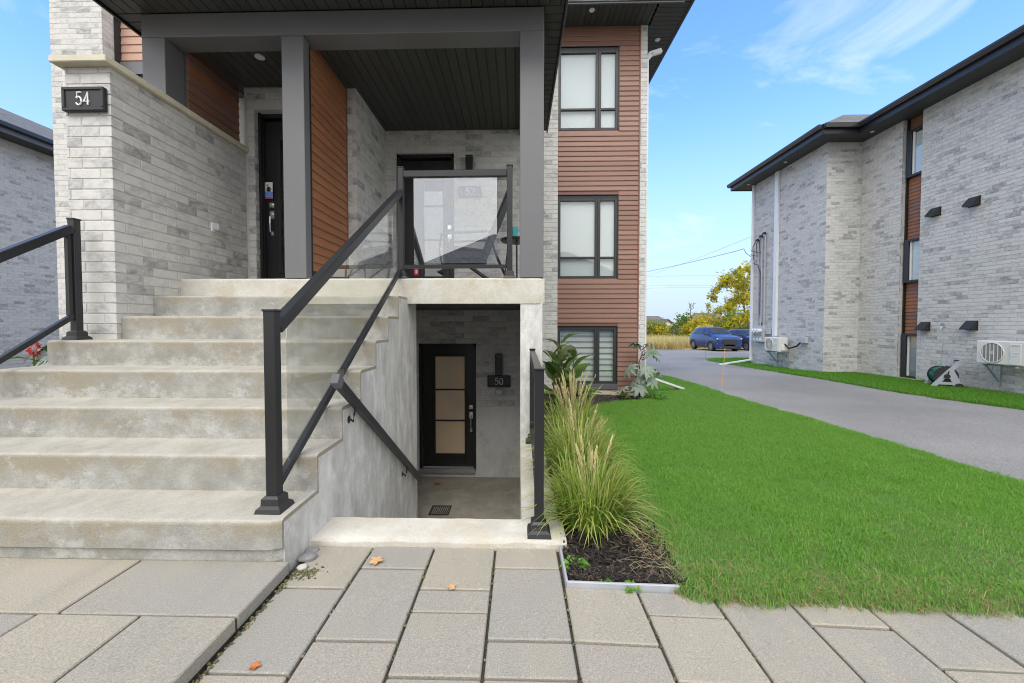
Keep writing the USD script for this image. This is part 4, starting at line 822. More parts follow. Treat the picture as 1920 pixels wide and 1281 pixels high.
T.part('rim', MB().tube([(-.06 + .061 * math.cos(a), 5.6 + .061 * math.sin(a), P + .86) for a in np.linspace(0, 6.283, 20)], .004, 6), 'turquoise')
T = Thing('door_sticker', 'small red sticker low on the glass door of the upper porch', 'sticker', (-1.66, 6.34, 2.0)); T.part('sticker', MB().box(-1.66, -1.58, 6.338, 6.344, 1.97, 2.08), 'red_sticker'); T.part('print', MB().box(-1.635, -1.605, 6.336, 6.3378, 2.0, 2.06), 'card_white')

# ------------------------------------------------------------------ downspouts of the front house
T = Thing('downspout', 'white downspout on the corner of the house beside the brown siding', 'downspout', (2.60, 8.3, -.2))
T.part('pipe', MB().box(2.565, 2.635, 8.24, 8.34, .12, 6.55, .008), 'white_metal'); T.part('elbow', MB().bar((2.60, 8.29, 6.55), (2.70, 8.29, 6.68), .07, .09, .008).bar((2.69, 8.29, 6.66), (2.90, 8.29, 6.72), .07, .09, .008), 'white_metal')
for z in (1.9, 4.4): T.part('strap', MB().box(2.562, 2.639, 8.237, 8.343, z, z + .03), 'white_metal')
T = Thing('downspout_extension', 'white downspout extension lying on the lawn beside the castor bean plant', 'downspout', (3.2, 8.7, -.2))
T.part('channel', MB().bar((2.60, 8.30, .13), (3.80, 9.22, -.30), .075, .05, .006), 'white_metal'); T.part('open_end', MB().bar((3.80, 9.22, -.300), (3.93, 9.31, -.325), .075, .006), 'white_metal')

# ------------------------------------------------------------------ plants
def ribbon(mb, pts, w, tint, fold=0.0, side=None):
    p = np.asarray(pts, float); n = len(p); t = np.gradient(p, axis=0); t /= np.linalg.norm(t, axis=1, keepdims=True) + 1e-9
    s = np.cross(t, [0, 0, 1.]) if side is None else np.broadcast_to(side, p.shape).copy(); s /= np.linalg.norm(s, axis=1, keepdims=True) + 1e-9; w = np.broadcast_to(w, (n,))[:, None]
    up = np.cross(s, t)
    if fold: v = np.stack([p - s * w + up * w * fold, p, p + s * w + up * w * fold], 1).reshape(-1, 3); m = 3
    else: v = np.stack([p - s * w, p + s * w], 1).reshape(-1, 3); m = 2
    i, j = np.meshgrid(np.arange(n - 1), np.arange(m - 1), indexing='ij'); f = np.stack([i * m + j, i * m + j + 1, (i + 1) * m + j + 1, (i + 1) * m + j], -1).reshape(-1, 4)
    mb.add(v, f, tint)
def reed_clump(x, y, r, h, n, plumes, ph, label, seed):
    q = np.random.default_rng(seed); z = float(ground_z(x, y)); bl, pl_, st = MB(), MB(), MB()
    for k in range(n):
        a = q.uniform(0, 2 * np.pi); b = abs(q.normal(0, .62)); R0 = .17 * math.sqrt(q.random()); L = h * q.uniform(.45, 1.25); reach = r * min(1.25, .25 + b); s = np.linspace(0, 1, 8)
        d = np.array([math.cos(a), math.sin(a)]); rr = R0 + reach * (s ** 1.5); zz = L * (1.25 * s - (.25 + .55 * min(b, 1.1)) * s ** 2.4)
        wob = q.normal(0, .07) * s ** 2
        ribbon(bl, np.stack([x + d[0] * rr - d[1] * wob, y + d[1] * rr + d[0] * wob, z + np.maximum(zz, .015)], -1), .0046 * (1 - s ** 3 * .9) * q.uniform(.6, 1.3), np.clip(q.beta(1.3, 1.6) + .5 * s ** 3, 0, 1).repeat(2))
    for k in range(plumes):
        a = q.uniform(0, 2 * np.pi); L = ph * q.uniform(.78, 1.08); lean = q.uniform(.02, .30); s = np.linspace(0, 1, 9); d = np.array([math.cos(a), math.sin(a)]); R0 = q.uniform(0, .07)
        P_ = np.stack([x + d[0] * (R0 + lean * s ** 1.8), y + d[1] * (R0 + lean * s ** 1.8), z + L * (s - .10 * s ** 3)], -1); st.tube(P_, np.linspace(.0018, .0010, 9), 4, False)
        for c in np.linspace(.70, .995, 46):
            base = np.array([np.interp(c, s, P_[:, i]) for i in range(3)]); tang = P_[-1] - P_[-3]; tang /= np.linalg.norm(tang); w = q.normal(0, 1, 3); w -= tang * w.dot(tang); w /= np.linalg.norm(w)
            e = .020 * (1 - abs(c - .83) * 2.6) ; ribbon(pl_, [base, base + tang * .014 + w * .4 * e, base + tang * .030 + w * .55 * e], [.0016, .0022, .0004], q.uniform(0, 1))
    T = Thing('ornamental_grass', label, 'ornamental grass', (x, y, z), group=None); T.part('blades', bl, 'reed_blade', kind='stuff'); T.part('stalks', st, 'straw', kind='stuff'); T.part('seed_heads', pl_, 'reed_plume', kind='stuff')
reed_clump(.44, 2.40, .24, .38, 900, 7, .56, 'arching ornamental grass clump nearest the paving, in front of the other clumps', 1)
reed_clump(.47, 3.05, .29, .48, 950, 12, .68, 'arching ornamental grass clump in the middle of the mulch bed', 2)
reed_clump(.54, 3.95, .28, .53, 900, 36, .84, 'ornamental grass clump with many pale seed heads, farthest along the mulch bed', 3)

def big_leaf(L, w, q, curl=.5, m=9):
    """a broad pointed leaf along +x, folded and drooping"""
    s = np.linspace(0, 1, m); wid = w * np.sin(np.pi * np.clip(s, 0, 1) ** .8) ** .8; xx = L * s; zz = -curl * L * s ** 2.2
    rows = [(-1, .22), (-.55, .09), (0, 0), (.55, .09), (1, .22)]
    v = np.array([[xx[i], c * wid[i], zz[i] + up * wid[i] + .012 * math.sin(7 * s[i] + 3 * c) * abs(c)] for i in range(m) for c, up in rows]); n = 5
    i, j = np.meshgrid(np.arange(m - 1), np.arange(n - 1), indexing='ij'); return v, np.stack([i * n + j, i * n + j + 1, (i + 1) * n + j + 1, (i + 1) * n + j], -1).reshape(-1, 4)
def turn(v, yaw, pitch, roll=0):
    T = trimesh.transformations.euler_matrix(roll, -pitch, yaw, 'sxyz')[:3, :3]; return v @ T.T
q = np.random.default_rng(5); x, y = .66, 6.1; z = float(ground_z(x, y))
T = Thing('canna_plant', 'tall broad-leaved canna plant in front of the lowest window', 'plant', (x, y, z))
stems = [((0, 0), 1.22), ((.16, .06), .98), ((-.10, .04), .95), ((.05, -.10), .72)]
for (sx, sy), h in stems:
    T.part('stem', MB().tube([(x + sx, y + sy, z), (x + sx * 1.1, y + sy, z + h * .5), (x + sx * 1.3, y + sy, z + h * .92)], [.016, .013, .006], 8), 'stem_green', smooth=True)
    nl = int(5 + h * 5)
    for k in range(nl):
        f = .12 + .80 * k / (nl - 1); a = k * 2.5 + sx * 20; L = (.46 - .14 * f) * q.uniform(.85, 1.15); v, fc = big_leaf(L, L * .24, q, q.uniform(.25, .6)); v = turn(v, a, q.uniform(.45, .95) + .35 * f, q.normal(0, .3)) + [x + sx * 1.2, y + sy, z + h * f * .93]
        T.part('leaf', MB().add(v, fc, np.clip(np.full(len(v), q.uniform(0, 1)), 0, 1)), 'canna_leaf', smooth=False)
def palm_leaf(r, q, lobes=8):
    """palmate leaf in the xy plane, stalk end at the origin, drooping lobes"""
    mb = MB(); tint = q.uniform(0, .75)
    for k in range(lobes):
        a = -2.45 + 4.9 * k / (lobes - 1); L = r * (1 - .32 * abs(a) / 2.45) * q.uniform(.9, 1.1); s = np.linspace(0, 1, 6); wid = L * .20 * np.sin(np.pi * (.12 + .88 * s) ** .9) ** .9; wid[-1] = 0.001; wid[0] = L * .10
        d = np.array([math.cos(a), math.sin(a), 0]); n = np.array([-math.sin(a), math.cos(a), 0]); dz = -.38 * L * s ** 2
        P_ = d * (L * s)[:, None] + np.array([0, 0, 1.]) * dz[:, None]
        v = np.stack([P_ - n * wid[:, None] + [0, 0, .0] + np.array([0, 0, .25]) * wid[:, None], P_, P_ + n * wid[:, None] + np.array([0, 0, .25]) * wid[:, None]], 1).reshape(-1, 3)
        i, j = np.meshgrid(np.arange(5), np.arange(2), indexing='ij'); mb.add(v, np.stack([i * 3 + j, i * 3 + j + 1, (i + 1) * 3 + j + 1, (i + 1) * 3 + j], -1).reshape(-1, 4), np.clip(tint + q.normal(0, .05), 0, 1))
    return mb.mesh() + (np.concatenate(mb.t),)
def castor(x, y, z, h, leaves, label, seed, spread=.45):
    q = np.random.default_rng(seed); T = Thing('castor_bean_plant', label, 'plant', (x, y, z)); top = np.array([x + .06, y, z + h])
    stem = [(x, y, z), (x + .03, y, z + h * .4), (x - .01, y, z + h * .75), tuple(top)]; T.part('stem', MB().tube(stem, [.016, .014, .010, .006], 8), 'stem_red', smooth=True)
    for k, (a, f, ext, r, pit) in enumerate(leaves):
        b = np.array([np.interp(f, [0, .4, .75, 1], [p[i] for p in stem]) for i in range(3)]); e = b + np.array([math.cos(a) * ext, math.sin(a) * ext, .10 + .1 * q.random()])
        lf = palm_leaf(r, q); v = turn(lf[0], a, pit, q.normal(0, .25)) + e
        p = T.part('leaf', MB().add(v, lf[1], lf[2]), 'castor_leaf'); T.part('leaf_stalk', MB().tube([b, (b + e) / 2 + [0, 0, .03], e], .004, 5), 'stem_red', p)
    m = MB()
    for k in range(26):
        c = top + [q.normal(0, .025), q.normal(0, .025), q.uniform(-.16, .10)]; s = trimesh.creation.icosphere(0, .012); m.add(np.array(s.vertices) + c, np.array(s.faces))
    T.part('seed_pods', m, 'stem_red', kind='stuff')
castor(2.34, 7.72, float(ground_z(2.34, 7.72)), .92, [(3.5, .55, .22, .24, -.9), (4.9, .50, .26, .22, -.8), (.2, .72, .28, .24, -.5), (5.6, .86, .20, .22, -.3), (2.5, .95, .10, .22, .1), (.6, .95, .22, .20, -.2), (3.6, .25, .16, .20, -.9), (5.4, .22, .24, .22, -.9), (4.4, .15, .18, .22, -.8), (6.1, .40, .30, .22, -.8), (4.7, .35, .10, .2, -1.0), (3.2, .08, .3, .18, -.6)],
       'castor bean plant with grey-green star-shaped leaves at the corner of the brown siding', 11)
castor(-5.05, 4.45, 0.0, .90, [(5.2, .78, .25, .26, -.7), (4.2, .80, .22, .25, -.7), (.2, .72, .30, .24, -.7), (3.4, .85, .3, .24, -.5), (6.0, .9, .2, .22, -.3), (4.8, .6, .3, .26, -.8), (5.7, .55, .35, .26, -.8), (2.0, .9, .2, .22, 0)],
       'castor bean plant with star-shaped leaves behind the left edge of the steps', 12)
x, y, z = -5.33, 4.25, 0.0
T = Thing('red_flower', 'red flower head on a leafy stem at the left edge, behind the steps', 'flower', (x, y, z)); T.part('stem', MB().tube([(x, y, z), (x, y, .88)], .008, 6), 'stem_green')
m = MB()
for k in range(140):
    d = q.normal(0, 1, 3); d /= np.linalg.norm(d); c = np.array([x, y, .93]) + d * [.055, .055, .085] * q.uniform(.5, 1); s = np.cross(d, q.normal(0, 1, 3)); s /= np.linalg.norm(s); m.add([c - s * .012, c + s * .012, c + d * .03], [[0, 1, 2]], q.random())
T.part('petals', m, 'red_flower', kind='stuff')
for k in range(8):
    v, fc = big_leaf(.2, .06, q, .5); T.part('leaf', MB().add(turn(v, k * 2.4, .5) + [x, y, .45 + .05 * k], fc, np.full(len(v), q.random() * .6)), 'canna_leaf')
def low_plant(name, label, cat, x, y, L, w, n, m, seed, pitch=(.5, 1.2)):
    q = np.random.default_rng(seed); z = float(ground_z(x, y)); T = Thing(name, label, cat, (x, y, z))
    for k in range(n):
        v, fc = big_leaf(L * q.uniform(.6, 1.1), w, q, q.uniform(.3, .9), 7); v = turn(v, q.uniform(0, 6.28), q.uniform(*pitch)) + [x + q.normal(0, L * .12), y + q.normal(0, L * .12), z + .01]; T.part('leaf', MB().add(v, fc, np.full(len(v), q.random())), m)
low_plant('hosta', 'yellow-green hosta with narrow leaves under the castor bean plant', 'plant', 2.62, 7.62, .30, .022, 26, 'young_leaf', 21)
low_plant('hosta', 'low green leafy plant against the foundation below the lowest window', 'plant', 1.25, 7.72, .30, .02, 34, 'young_leaf', 22)
low_plant('hosta', 'small green leafy plant left of the castor bean plant', 'plant', 2.02, 7.66, .24, .03, 16, 'canna_leaf', 23)
low_plant('weed', 'bright green weed growing beside the vertical edging strip', 'weed', .275, 1.965, .085, .020, 13, 'young_leaf', 24, (.2, .9))
low_plant('weed', 'small green weed hanging over the edging strip onto the paving', 'weed', .52, 1.79, .05, .014, 9, 'young_leaf', 25, (.0, .6))
low_plant('weed', 'tiny green seedling in the mulch just inside the edging strip', 'weed', .40, 1.83, .03, .008, 6, 'young_leaf', 26, (.2, .9))
# ------------------------------------------------------------------ brick house on the right
RH = Thing('brick_house', 'light grey brick house right of the driveway with a narrow strip of windows', 'house', (12.5, 9.5, -.4))
RB = Bricks(); XN, XF, YR, YE, ZS = 10.55, 9.50, 12.62, 16.45, 6.76
YW0, YW1 = 10.80, 11.33; RW = [(5.20, 6.40), (2.35, 3.46), (-.25, .90)]
def rp(n, mb, m, parent=None, **k): return RH.part(n, mb, m, parent, **k)
wa = rp('side_wall', MB().box(XN + .006, 18, 1.0, YW0, -1.2, 7.0).box(XN + .006, 18, YW1, YR + .1, -1.2, 7.0).box(XN + .35, 18, YW0 - .1, YW1 + .1, -1.2, 7.0).box(XF + .006, 18, YR + .006, YE, -1.2, 7.0), 'mortar')
RB.face(wa, (XN, 4.0, 0), EY, (-1, 0, 0), YW0 - 4.0, -.36, ZS, phase=.02, depth=.02)
RB.face(wa, (XN, YW1, 0), EY, (-1, 0, 0), YR - YW1, -.40, ZS, phase=.1, depth=.02)
RB.face(wa, (XF, YR, 0), EX, (0, -1, 0), XN - XF, -.40, ZS, phase=.0, depth=.02)
RB.face(wa, (XF, YR, 0), EY, (-1, 0, 0), YE - YR, -.46, ZS, phase=.13, depth=.02)
RB.face(wa, (XN, YW1, 0), EX, (0, -1, 0), .22, -.40, ZS, phase=.13, depth=.02); RB.flush(RH, 300)
rp('footing', MB().box(XN - .05, XN + .01, 1, YR, -.9, -.34), 'foundation')
rp('dark_trim', MB().box(XN + .10, XN + .16, YW1 - .035, YW1 + .002, -.3, ZS).box(XN + .10, XN + .16, YW0, YW0 + .03, -.3, ZS), 'black_metal')
rsd = rp('siding_strip', MB().box(XN + .175, XN + .34, YW0, YW1, -.4, ZS), 'siding_trim')
H_keep = H_part
def H_part(n, mb, m, parent=None, T=None, **k): return (T or RH).part(n, mb, m, parent, **k)
for a, b in ((.93, 2.32), (3.49, 5.17), (6.43, ZS)): boards(rsd, (XN + .175, YW0 + .03, 0), EY, (-1, 0, 0), YW1 - YW0 - .065, a, b, .098, ['brown_siding', 'brown_siding_dark', 'orange_siding_dark'])
for z0, z1 in RW:
    w = rp('window', MB().box(XN + .06, XN + .18, YW0 + .03, YW1 - .036, z0 - .03, z0 + .03, .003).box(XN + .06, XN + .18, YW0 + .03, YW1 - .036, z1 - .03, z1 + .03, .003).box(XN + .06, XN + .18, YW1 - .17, YW1 - .036, z0 + .03, z1 - .03, .003), 'black_metal')
    rp('inner_frame', MB().box(XN + .10, XN + .15, YW1 - .205, YW1 - .172, z0 + .03, z1 - .03, .003), 'white_plastic', w)
    rp('pane', MB().box(XN + .125, XN + .131, YW0 + .03, YW1 - .20, z0 + .03, z1 - .03), 'window_glass', w); rp('blind', MB().box(XN + .160, XN + .163, YW0 + .03, YW1 - .18, z0, z1 - .06), 'blind' if z0 > 0 else 'blind_sheer', w)
rp('window_sill', MB().box(XN - .04, XN + .05, YW0 - .06, YW1 + .12, -.33, -.275, .006), 'stone_coping')
ea = rp('eave', MB().box(XN - .60, 18, 0, YR - .6, ZS + .002, ZS + .05).box(XF - .60, 18, YR - .6, YE + .6, ZS + .002, ZS + .05), 'soffit')
gp = [(0, 0), (0, .13), (-.125, .13), (-.125, .085), (-.09, .0)]
gm = MB()
for (xe, y0, y1) in ((XN - .60, 0, YR - .72), (XF - .60, YR - .6, YE + .7)): gm.prism([(-a, b) for a, b in gp][::-1], y1 - y0, (xe, y0, ZS + .13), (-1, 0, 0), (0, 0, 1)) if False else gm.add(*(lambda P_: (np.array([[xe + a, y, ZS + .13 + b] for y in (y0, y1) for a, b in P_]), np.array([[i, (i + 1) % 5, 5 + (i + 1) % 5, 5 + i] for i in range(5)] + [[0, 1, 2, 2], [2, 3, 4, 0], [5, 7, 6, 6], [7, 5, 9, 8]])))(gp))
gm.box(XF - .60, XN - .60, YR - .72, YR - .60, ZS + .13, ZS + .26)
rp('gutter', gm, 'gutter', ea)
rp('fascia', MB().box(XN - .61, XN - .58, 0, YR - .6, ZS - .02, ZS + .26).box(XF - .61, XF - .58, YR - .6, YE + .62, ZS - .02, ZS + .26).box(XF - .6, XN - .6, YR - .62, YR - .59, ZS - .02, ZS + .26).box(XF - .6, 18, YE + .6, YE + .63, ZS - .02, ZS + .26), 'black_metal', ea)
xe, ye0, ye1, zz = XF - .62, YR - .62, YE + .65, ZS + .26
rf2 = MB().add([[xe, ye0, zz], [xe, ye1, zz], [xe + 8, ye0, zz], [xe + 8, ye1, zz], [xe + 2.6, (ye0 + ye1) / 2, zz + 1.55], [xe + 8, (ye0 + ye1) / 2, zz + 1.55]], [[1, 0, 4], [0, 2, 5], [0, 5, 4], [1, 4, 5], [1, 5, 3]])
xe2 = XN - .62; rf2.add([[xe2, -1, zz + .005], [xe2, ye1, zz + .005], [18, -1, zz + .005], [18, ye1, zz + .005], [xe2 + 3.7, 2.6, zz + 1.5], [xe2 + 3.7, ye1 - 3.6, zz + 1.5]], [[1, 0, 4], [1, 4, 5], [0, 2, 4], [2, 3, 5], [2, 5, 4], [3, 1, 5]])
rp('roof', rf2, 'shingle')
for k, (x, y) in enumerate(((XN - .3, 11.95), (XF - .3, 14.1), (XF - .3, 16.3))): rp('ceiling_light', MB().cyl((x, y, ZS - .012), (x, y, ZS + .004), .05, 16), 'white_metal', ea)
H_part = H_keep
# fittings on that wall
def spout(x, y0, y1, z0, z1, label, w=.08):
    T = Thing('downspout', label, 'downspout', (x, (y0 + y1) / 2, z0)); T.part('pipe', MB().box(x - w, x, y0, y1, z0, z1, .01), 'white_metal')
    for z in (z0 + (z1 - z0) * .3, z0 + (z1 - z0) * .7): T.part('strap', MB().box(x - w - .004, x, y0 - .004, y1 + .004, z, z + .03), 'white_metal')
    return T
T = spout(XF, 14.82, 15.02, .72, 6.75, 'wide white downspout on the brick wall above the small heat pump'); T.part('black_outlet', MB().box(XF - .06, XF, 14.78, 14.94, .45, .72, .01), 'black_plastic')
T = spout(XF, 16.34, 16.45, -.30, 6.75, 'grey downspout at the far corner of the right brick house'); T.part('outlet', MB().bar((XF - .04, 16.4, -.26), (XF - 1.5, 16.0, -.43), .08, .06, .006), 'white_metal')
T = Thing('electric_meters', 'grey bank of round electric meters at the far corner of the right brick house', 'electric meters', (XF, 15.8, .5))
T.part('cabinet', MB().box(XF - .16, XF, 15.42, 16.10, .50, 1.12, .008), 'grey_plastic')
for k in range(3):
    y = 15.58 + k * .19; T.part('meter', MB().cyl((XF - .15, y, .93), (XF - .30, y, .93), .075, 18), 'white_plastic', smooth=40); T.part('breaker_cover', MB().box(XF - .175, XF - .16, y - .06, y + .06, .54, .64, .004), 'white_plastic'); T.part('knob', MB().cyl((XF - .16, y, .76), (XF - .185, y, .76), .02, 10), 'dark_grille')
T.part('side_box', MB().box(XF - .11, XF, 15.10, 15.36, .80, 1.02, .01), 'grey_plastic')
T = Thing('conduits', 'grey electrical conduits with loose cables rising above the meters', 'conduits', (XF, 15.8, 1.1))
for k, (y, zt_) in enumerate(((15.55, 4.62), (15.75, 4.55), (15.98, 4.45))):
    T.part('conduit', MB().tube([(XF - .05, y, 1.12), (XF - .05, y, zt_)], .027, 8), 'grey_plastic', smooth=40); T.part('weatherhead', MB().tube([(XF - .05, y, zt_ - .02), (XF - .07, y, zt_ + .06), (XF - .15, y, zt_ + .02)], .04, 8), 'black_plastic', smooth=40)
    T.part('cable', MB().tube([(XF - .15, y, zt_ + .02), (XF - .22, y + .10, zt_ - .25), (XF - .12, y + .2, zt_ - .7), (XF - .2, 16.25, zt_ - .5 - .1 * k)], .014, 5), 'cable')
T.part('cable', MB().tube([(XF - .1, 16.2, 3.6), (XF - .08, 15.95, 3.5), (XF - .03, 15.88, 3.2), (XF - .03, 15.86, 1.6), (XF - .05, 15.7, 1.15)], .016, 5), 'cable')
def heat_pump(yf, y1, z0, h, xw, label, wall):
    """outdoor unit on a bracket; its fan faces away from the wall"""
    xf = xw - .42; T = Thing('heat_pump', label, 'heat pump', (xf, (yf + y1) / 2, z0)); yL, yN = max(yf, y1), min(yf, y1); L = yL - yN
    T.part('casing', MB().box(xf, xf + .31, yN, yL, z0, z0 + h, .018), 'beige_metal')
    cy, cz, r = yL - L * .345, z0 + h * .5, h * .42
    T.part('fan_recess', MB().cyl((xf - .004, cy, cz), (xf + .02, cy, cz), r, 36), 'fan_grey')
    T.part('fan_ring', MB().tube([(xf - .006, cy + r * math.cos(a), cz + r * math.sin(a)) for a in np.linspace(0, 2 * np.pi, 40)], .010, 6, False), 'beige_metal')
    for k in range(6):
        y = cy - r + (k + .5) * r / 3; hh = math.sqrt(max(0, r * r - (y - cy) ** 2)); T.part('grille_bar', MB().box(xf - .014, xf - .006, y - .006, y + .006, cz - hh, cz + hh), 'beige_metal')
    T.part('hub', MB().cyl((xf - .006, cy, cz), (xf - .003, cy, cz), r * .2, 16), 'grey_plastic')
    T.part('front_panel', MB().box(xf - .012, xf + .002, yN + L * .08, yL - L * .70, z0 + h * .04, z0 + h * .90, .006), 'beige_metal')
    T.part('badge', MB().box(xf - .015, xf - .011, yN + L * .12, yL - L * .74, z0 + h * .80, z0 + h * .86, .001), 'grey_plastic')
    for k in range(3): T.part('panel_rib', MB().box(xf - .016, xf - .011, yN + L * .11, yL - L * .73, z0 + h * (.40 + .07 * k), z0 + h * (.415 + .07 * k), .001), 'white_plastic')
    T.part('side_valve_cover', MB().box(xf + .08, xf + .24, yN - .05, yN + .01, z0 + h * .1, z0 + h * .45, .012), 'white_plastic')
    for y in (yL - L * .12, yN + L * .15):
        b = T.part('bracket', MB().bar((xf - .02, y, z0 - .03), (xw, y, z0 - .03), .04, .03, .002), 'galvanised'); T.part('brace', MB().bar((xf + .10, y, z0 - .04), (xw - .01, y, z0 - .42), .025, .03), 'galvanised', b); T.part('upright', MB().box(xw - .03, xw, y - .02, y + .02, z0 - .50, z0 + .05), 'galvanised', b)
    return T
heat_pump(9.05, 8.18, .335, .50, XN, 'large beige heat pump on wall brackets at the right edge', XN)
T = heat_pump(14.90, 14.08, .215, .50, XF, 'small beige heat pump on wall brackets below the wide white downspout', XF)
T.part('refrigerant_line', MB().tube([(XF - .25, 14.03, .5), (XF - .2, 13.9, .35), (XF - .12, 13.62, .45), (XF - .04, 13.5, .62), (XF - .03, 13.42, .63)], .028, 7), 'rubber', smooth=True); T.part('disconnect_box', MB().box(XF - .10, XF, 13.25, 13.5, .56, .76, .01), 'grey_plastic')
def hood(y, z, label):
    T = Thing('vent_hood', label, 'vent', (XN, y, z)); w, d, h = .11, .17, .20; x = XN
    v = [[x, y - w, z + h / 2], [x, y + w, z + h / 2], [x - .035, y - w, z + h / 2], [x - .035, y + w, z + h / 2], [x - d, y - w * 1.05, z - h * .32], [x - d, y + w * 1.05, z - h * .32], [x - d, y - w * 1.05, z - h / 2], [x - d, y + w * 1.05, z - h / 2], [x, y - w, z - h / 2], [x, y + w, z - h / 2]]
    f = [[0, 1, 3], [0, 3, 2], [2, 3, 5], [2, 5, 4], [4, 5, 7], [4, 7, 6], [6, 7, 9], [6, 9, 8], [0, 2, 4], [0, 4, 6], [0, 6, 8], [1, 5, 3], [1, 7, 5], [1, 9, 7]]; T.part('hood', MB().add(v, f), 'black_plastic'); T.part('flange', MB().box(XN - .012, XN, y - w - .012, y + w + .012, z - h / 2 - .012, z + h / 2 + .012), 'black_plastic')
hood(10.40, 4.02, 'black vent hood high on the right brick wall, nearer the window strip'); hood(9.55, 4.02, 'black vent hood high on the right brick wall, farther from the window strip')
hood(10.58, 1.13, 'black vent hood low on the brick wall, beside the window strip'); hood(9.52, 1.16, 'black vent hood low on the brick wall, above the large heat pump')
T = Thing('garden_tap', 'small metal garden tap on the brick wall between the two lower vent hoods', 'tap', (XN, 10.1, 1.12)); T.part('body', MB().tube([(XN, 10.1, 1.13), (XN - .08, 10.1, 1.13), (XN - .12, 10.1, 1.06)], .016, 8), 'chrome'); T.part('wheel', MB().tube([(XN - .07 , 10.1 + .04 * math.cos(a), 1.18 + .02 * math.sin(a)) for a in np.linspace(0, 6.283, 12)], .008, 6), 'black_plastic')
# hose reel cart
rx, ry, rz_ = 10.12, 9.72, float(ground_z(10.1, 9.7)) + .01
T = Thing('hose_reel', 'grey hose reel cart with a wound green hose standing on the grass against the wall', 'hose reel', (rx, ry, rz_), rz=-28, local=True)
AF = Polygon([(-.30, 0), (-.20, 0), (-.13, .10), (.10, .10), (.16, 0), (.30, 0), (.12, .44), (.30, .66), (.22, .68), (-.02, .40)]).difference(Polygon([(-.08, .16), (.09, .16), (.06, .24), (-.02, .24)]))
for s in (-1, 1):
    T.part('side_frame', MB().prism(AF, .035, (0, .20 * s + .0175, 0), (1, 0, 0), (0, 0, 1)), 'reel_grey'); T.part('wheel', MB().cyl((.20, s * .235, .07), (.20, s * .265, .07), .075, 20), 'rubber'); T.part('drum_flange', MB().cyl((0, s * .165, .30), (0, s * .180, .30), .215, 30), 'black_plastic')
T.part('drum', MB().cyl((0, -.17, .30), (0, .17, .30), .10, 20), 'black_plastic'); hs = []
for lay, r in ((0, .125), (1, .155), (2, .180)):
    th = np.linspace(0, 2 * np.pi * 9, 9 * 20); hs.append(np.stack([r * np.cos(th), (-1) ** lay * np.linspace(-.148, .148, len(th)), .30 + r * np.sin(th)], -1))
m = MB()
for h_ in hs: m.tube(h_, .015, 6)
T.part('hose', m, 'hose_green', smooth=60); T.part('handle', MB().tube([(.26, -.20, .655), (.26, .20, .655)], .016, 8), 'black_plastic'); T.part('cross_bar', MB().tube([(.12, -.2, .50), (.12, .2, .50)], .018, 8), 'black_plastic'); T.part('crank', MB().cyl((0, -.225, .30), (0, -.27, .30), .05, 14).bar((0, -.26, .30), (.02, -.26, .42), .03, .015), 'black_plastic')
low_plant('weed', 'leafy green weed beside the hose reel at the foot of the brick wall', 'weed', 10.30, 10.28, .20, .03, 14, 'young_leaf', 27)
def stake(x, y, h, lean, m, label):
    z = float(ground_z(x, y)); solo('marker_stake', MB().tube([(x, y, z - .02), (x + lean[0] * .5, y, z + h / 2), (x + lean[0], y + lean[1], z + h)], .0055, 6), m, label, 'stake')
stake(4.47, 8.84, 1.0, (.07, 0), 'orange_stake', 'thin orange driveway marker stake at the edge of the lawn'); stake(10.0, 9.72, 1.12, (.12, 0), 'green_stake', 'thin green marker stake in front of the hose reel'); stake(8.95, 19.2, 1.5, (.02, 0), 'cable_grey', 'thin grey marker stake at the far tip of the grass strip')

# ------------------------------------------------------------------ brick house at the left edge
LH = Thing('brick_house', 'light grey brick house with a dark shingle roof at the left edge', 'house', (-19, 14, 0)); LB = Bricks(); XA = -15.0
wl2 = LH.part('side_wall', MB().box(-26, XA - .006, 5, 24, -.6, 6.58), 'mortar'); LB.face(wl2, (XA, 9.6, 0), EY, EX, 6.4, .0, 6.57, phase=.05); LB.flush(LH, 300)
e2 = LH.part('eave', MB().box(XA, XA + .6, 4.4, 24.6, 6.575, 6.62), 'soffit'); LH.part('fascia', MB().box(XA + .58, XA + .61, 4.4, 24.6, 6.56, 6.82), 'charcoal_metal', e2); LH.part('gutter', MB().box(XA + .611, XA + .73, 4.4, 24.6, 6.70, 6.84, .02), 'gutter', e2)
LH.part('roof', MB().add([[XA + .66, 4.3, 6.845], [XA + .66, 24.7, 6.845], [-26.6, 4.3, 6.845], [-26.6, 24.7, 6.845], [-20.5, 9.8, 9.75], [-20.5, 19, 9.75]], [[0, 1, 5], [0, 5, 4], [0, 4, 2], [2, 4, 5], [2, 5, 3], [1, 3, 5]]), 'shingle')
# a house across the street, behind the viewpoint: it shows only as a reflection in the panes
OH = Thing('street_house', 'pale house across the street, seen only reflected in the window panes', 'house', (2, -20, 0)); OH.part('wall', MB().box(-6, 9, -28, -20, -.5, 5.4), 'far_wall_tan')
OH.part('roof', MB().add([[-6.6, -28.6, 5.4], [9.6, -28.6, 5.4], [-6.6, -19.4, 5.4], [9.6, -19.4, 5.4], [-2, -24, 8.4], [5, -24, 8.4]], [[2, 3, 5], [2, 5, 4], [1, 0, 4], [1, 4, 5], [0, 2, 4], [3, 1, 5]]), 'shingle')
for x in (-4, -.5, 3, 6): OH.part('window', MB().box(x, x + 1.4, -20.03, -19.98, 1.2, 2.6).box(x, x + 1.4, -20.03, -19.98, 3.6, 4.8), 'car_glass')

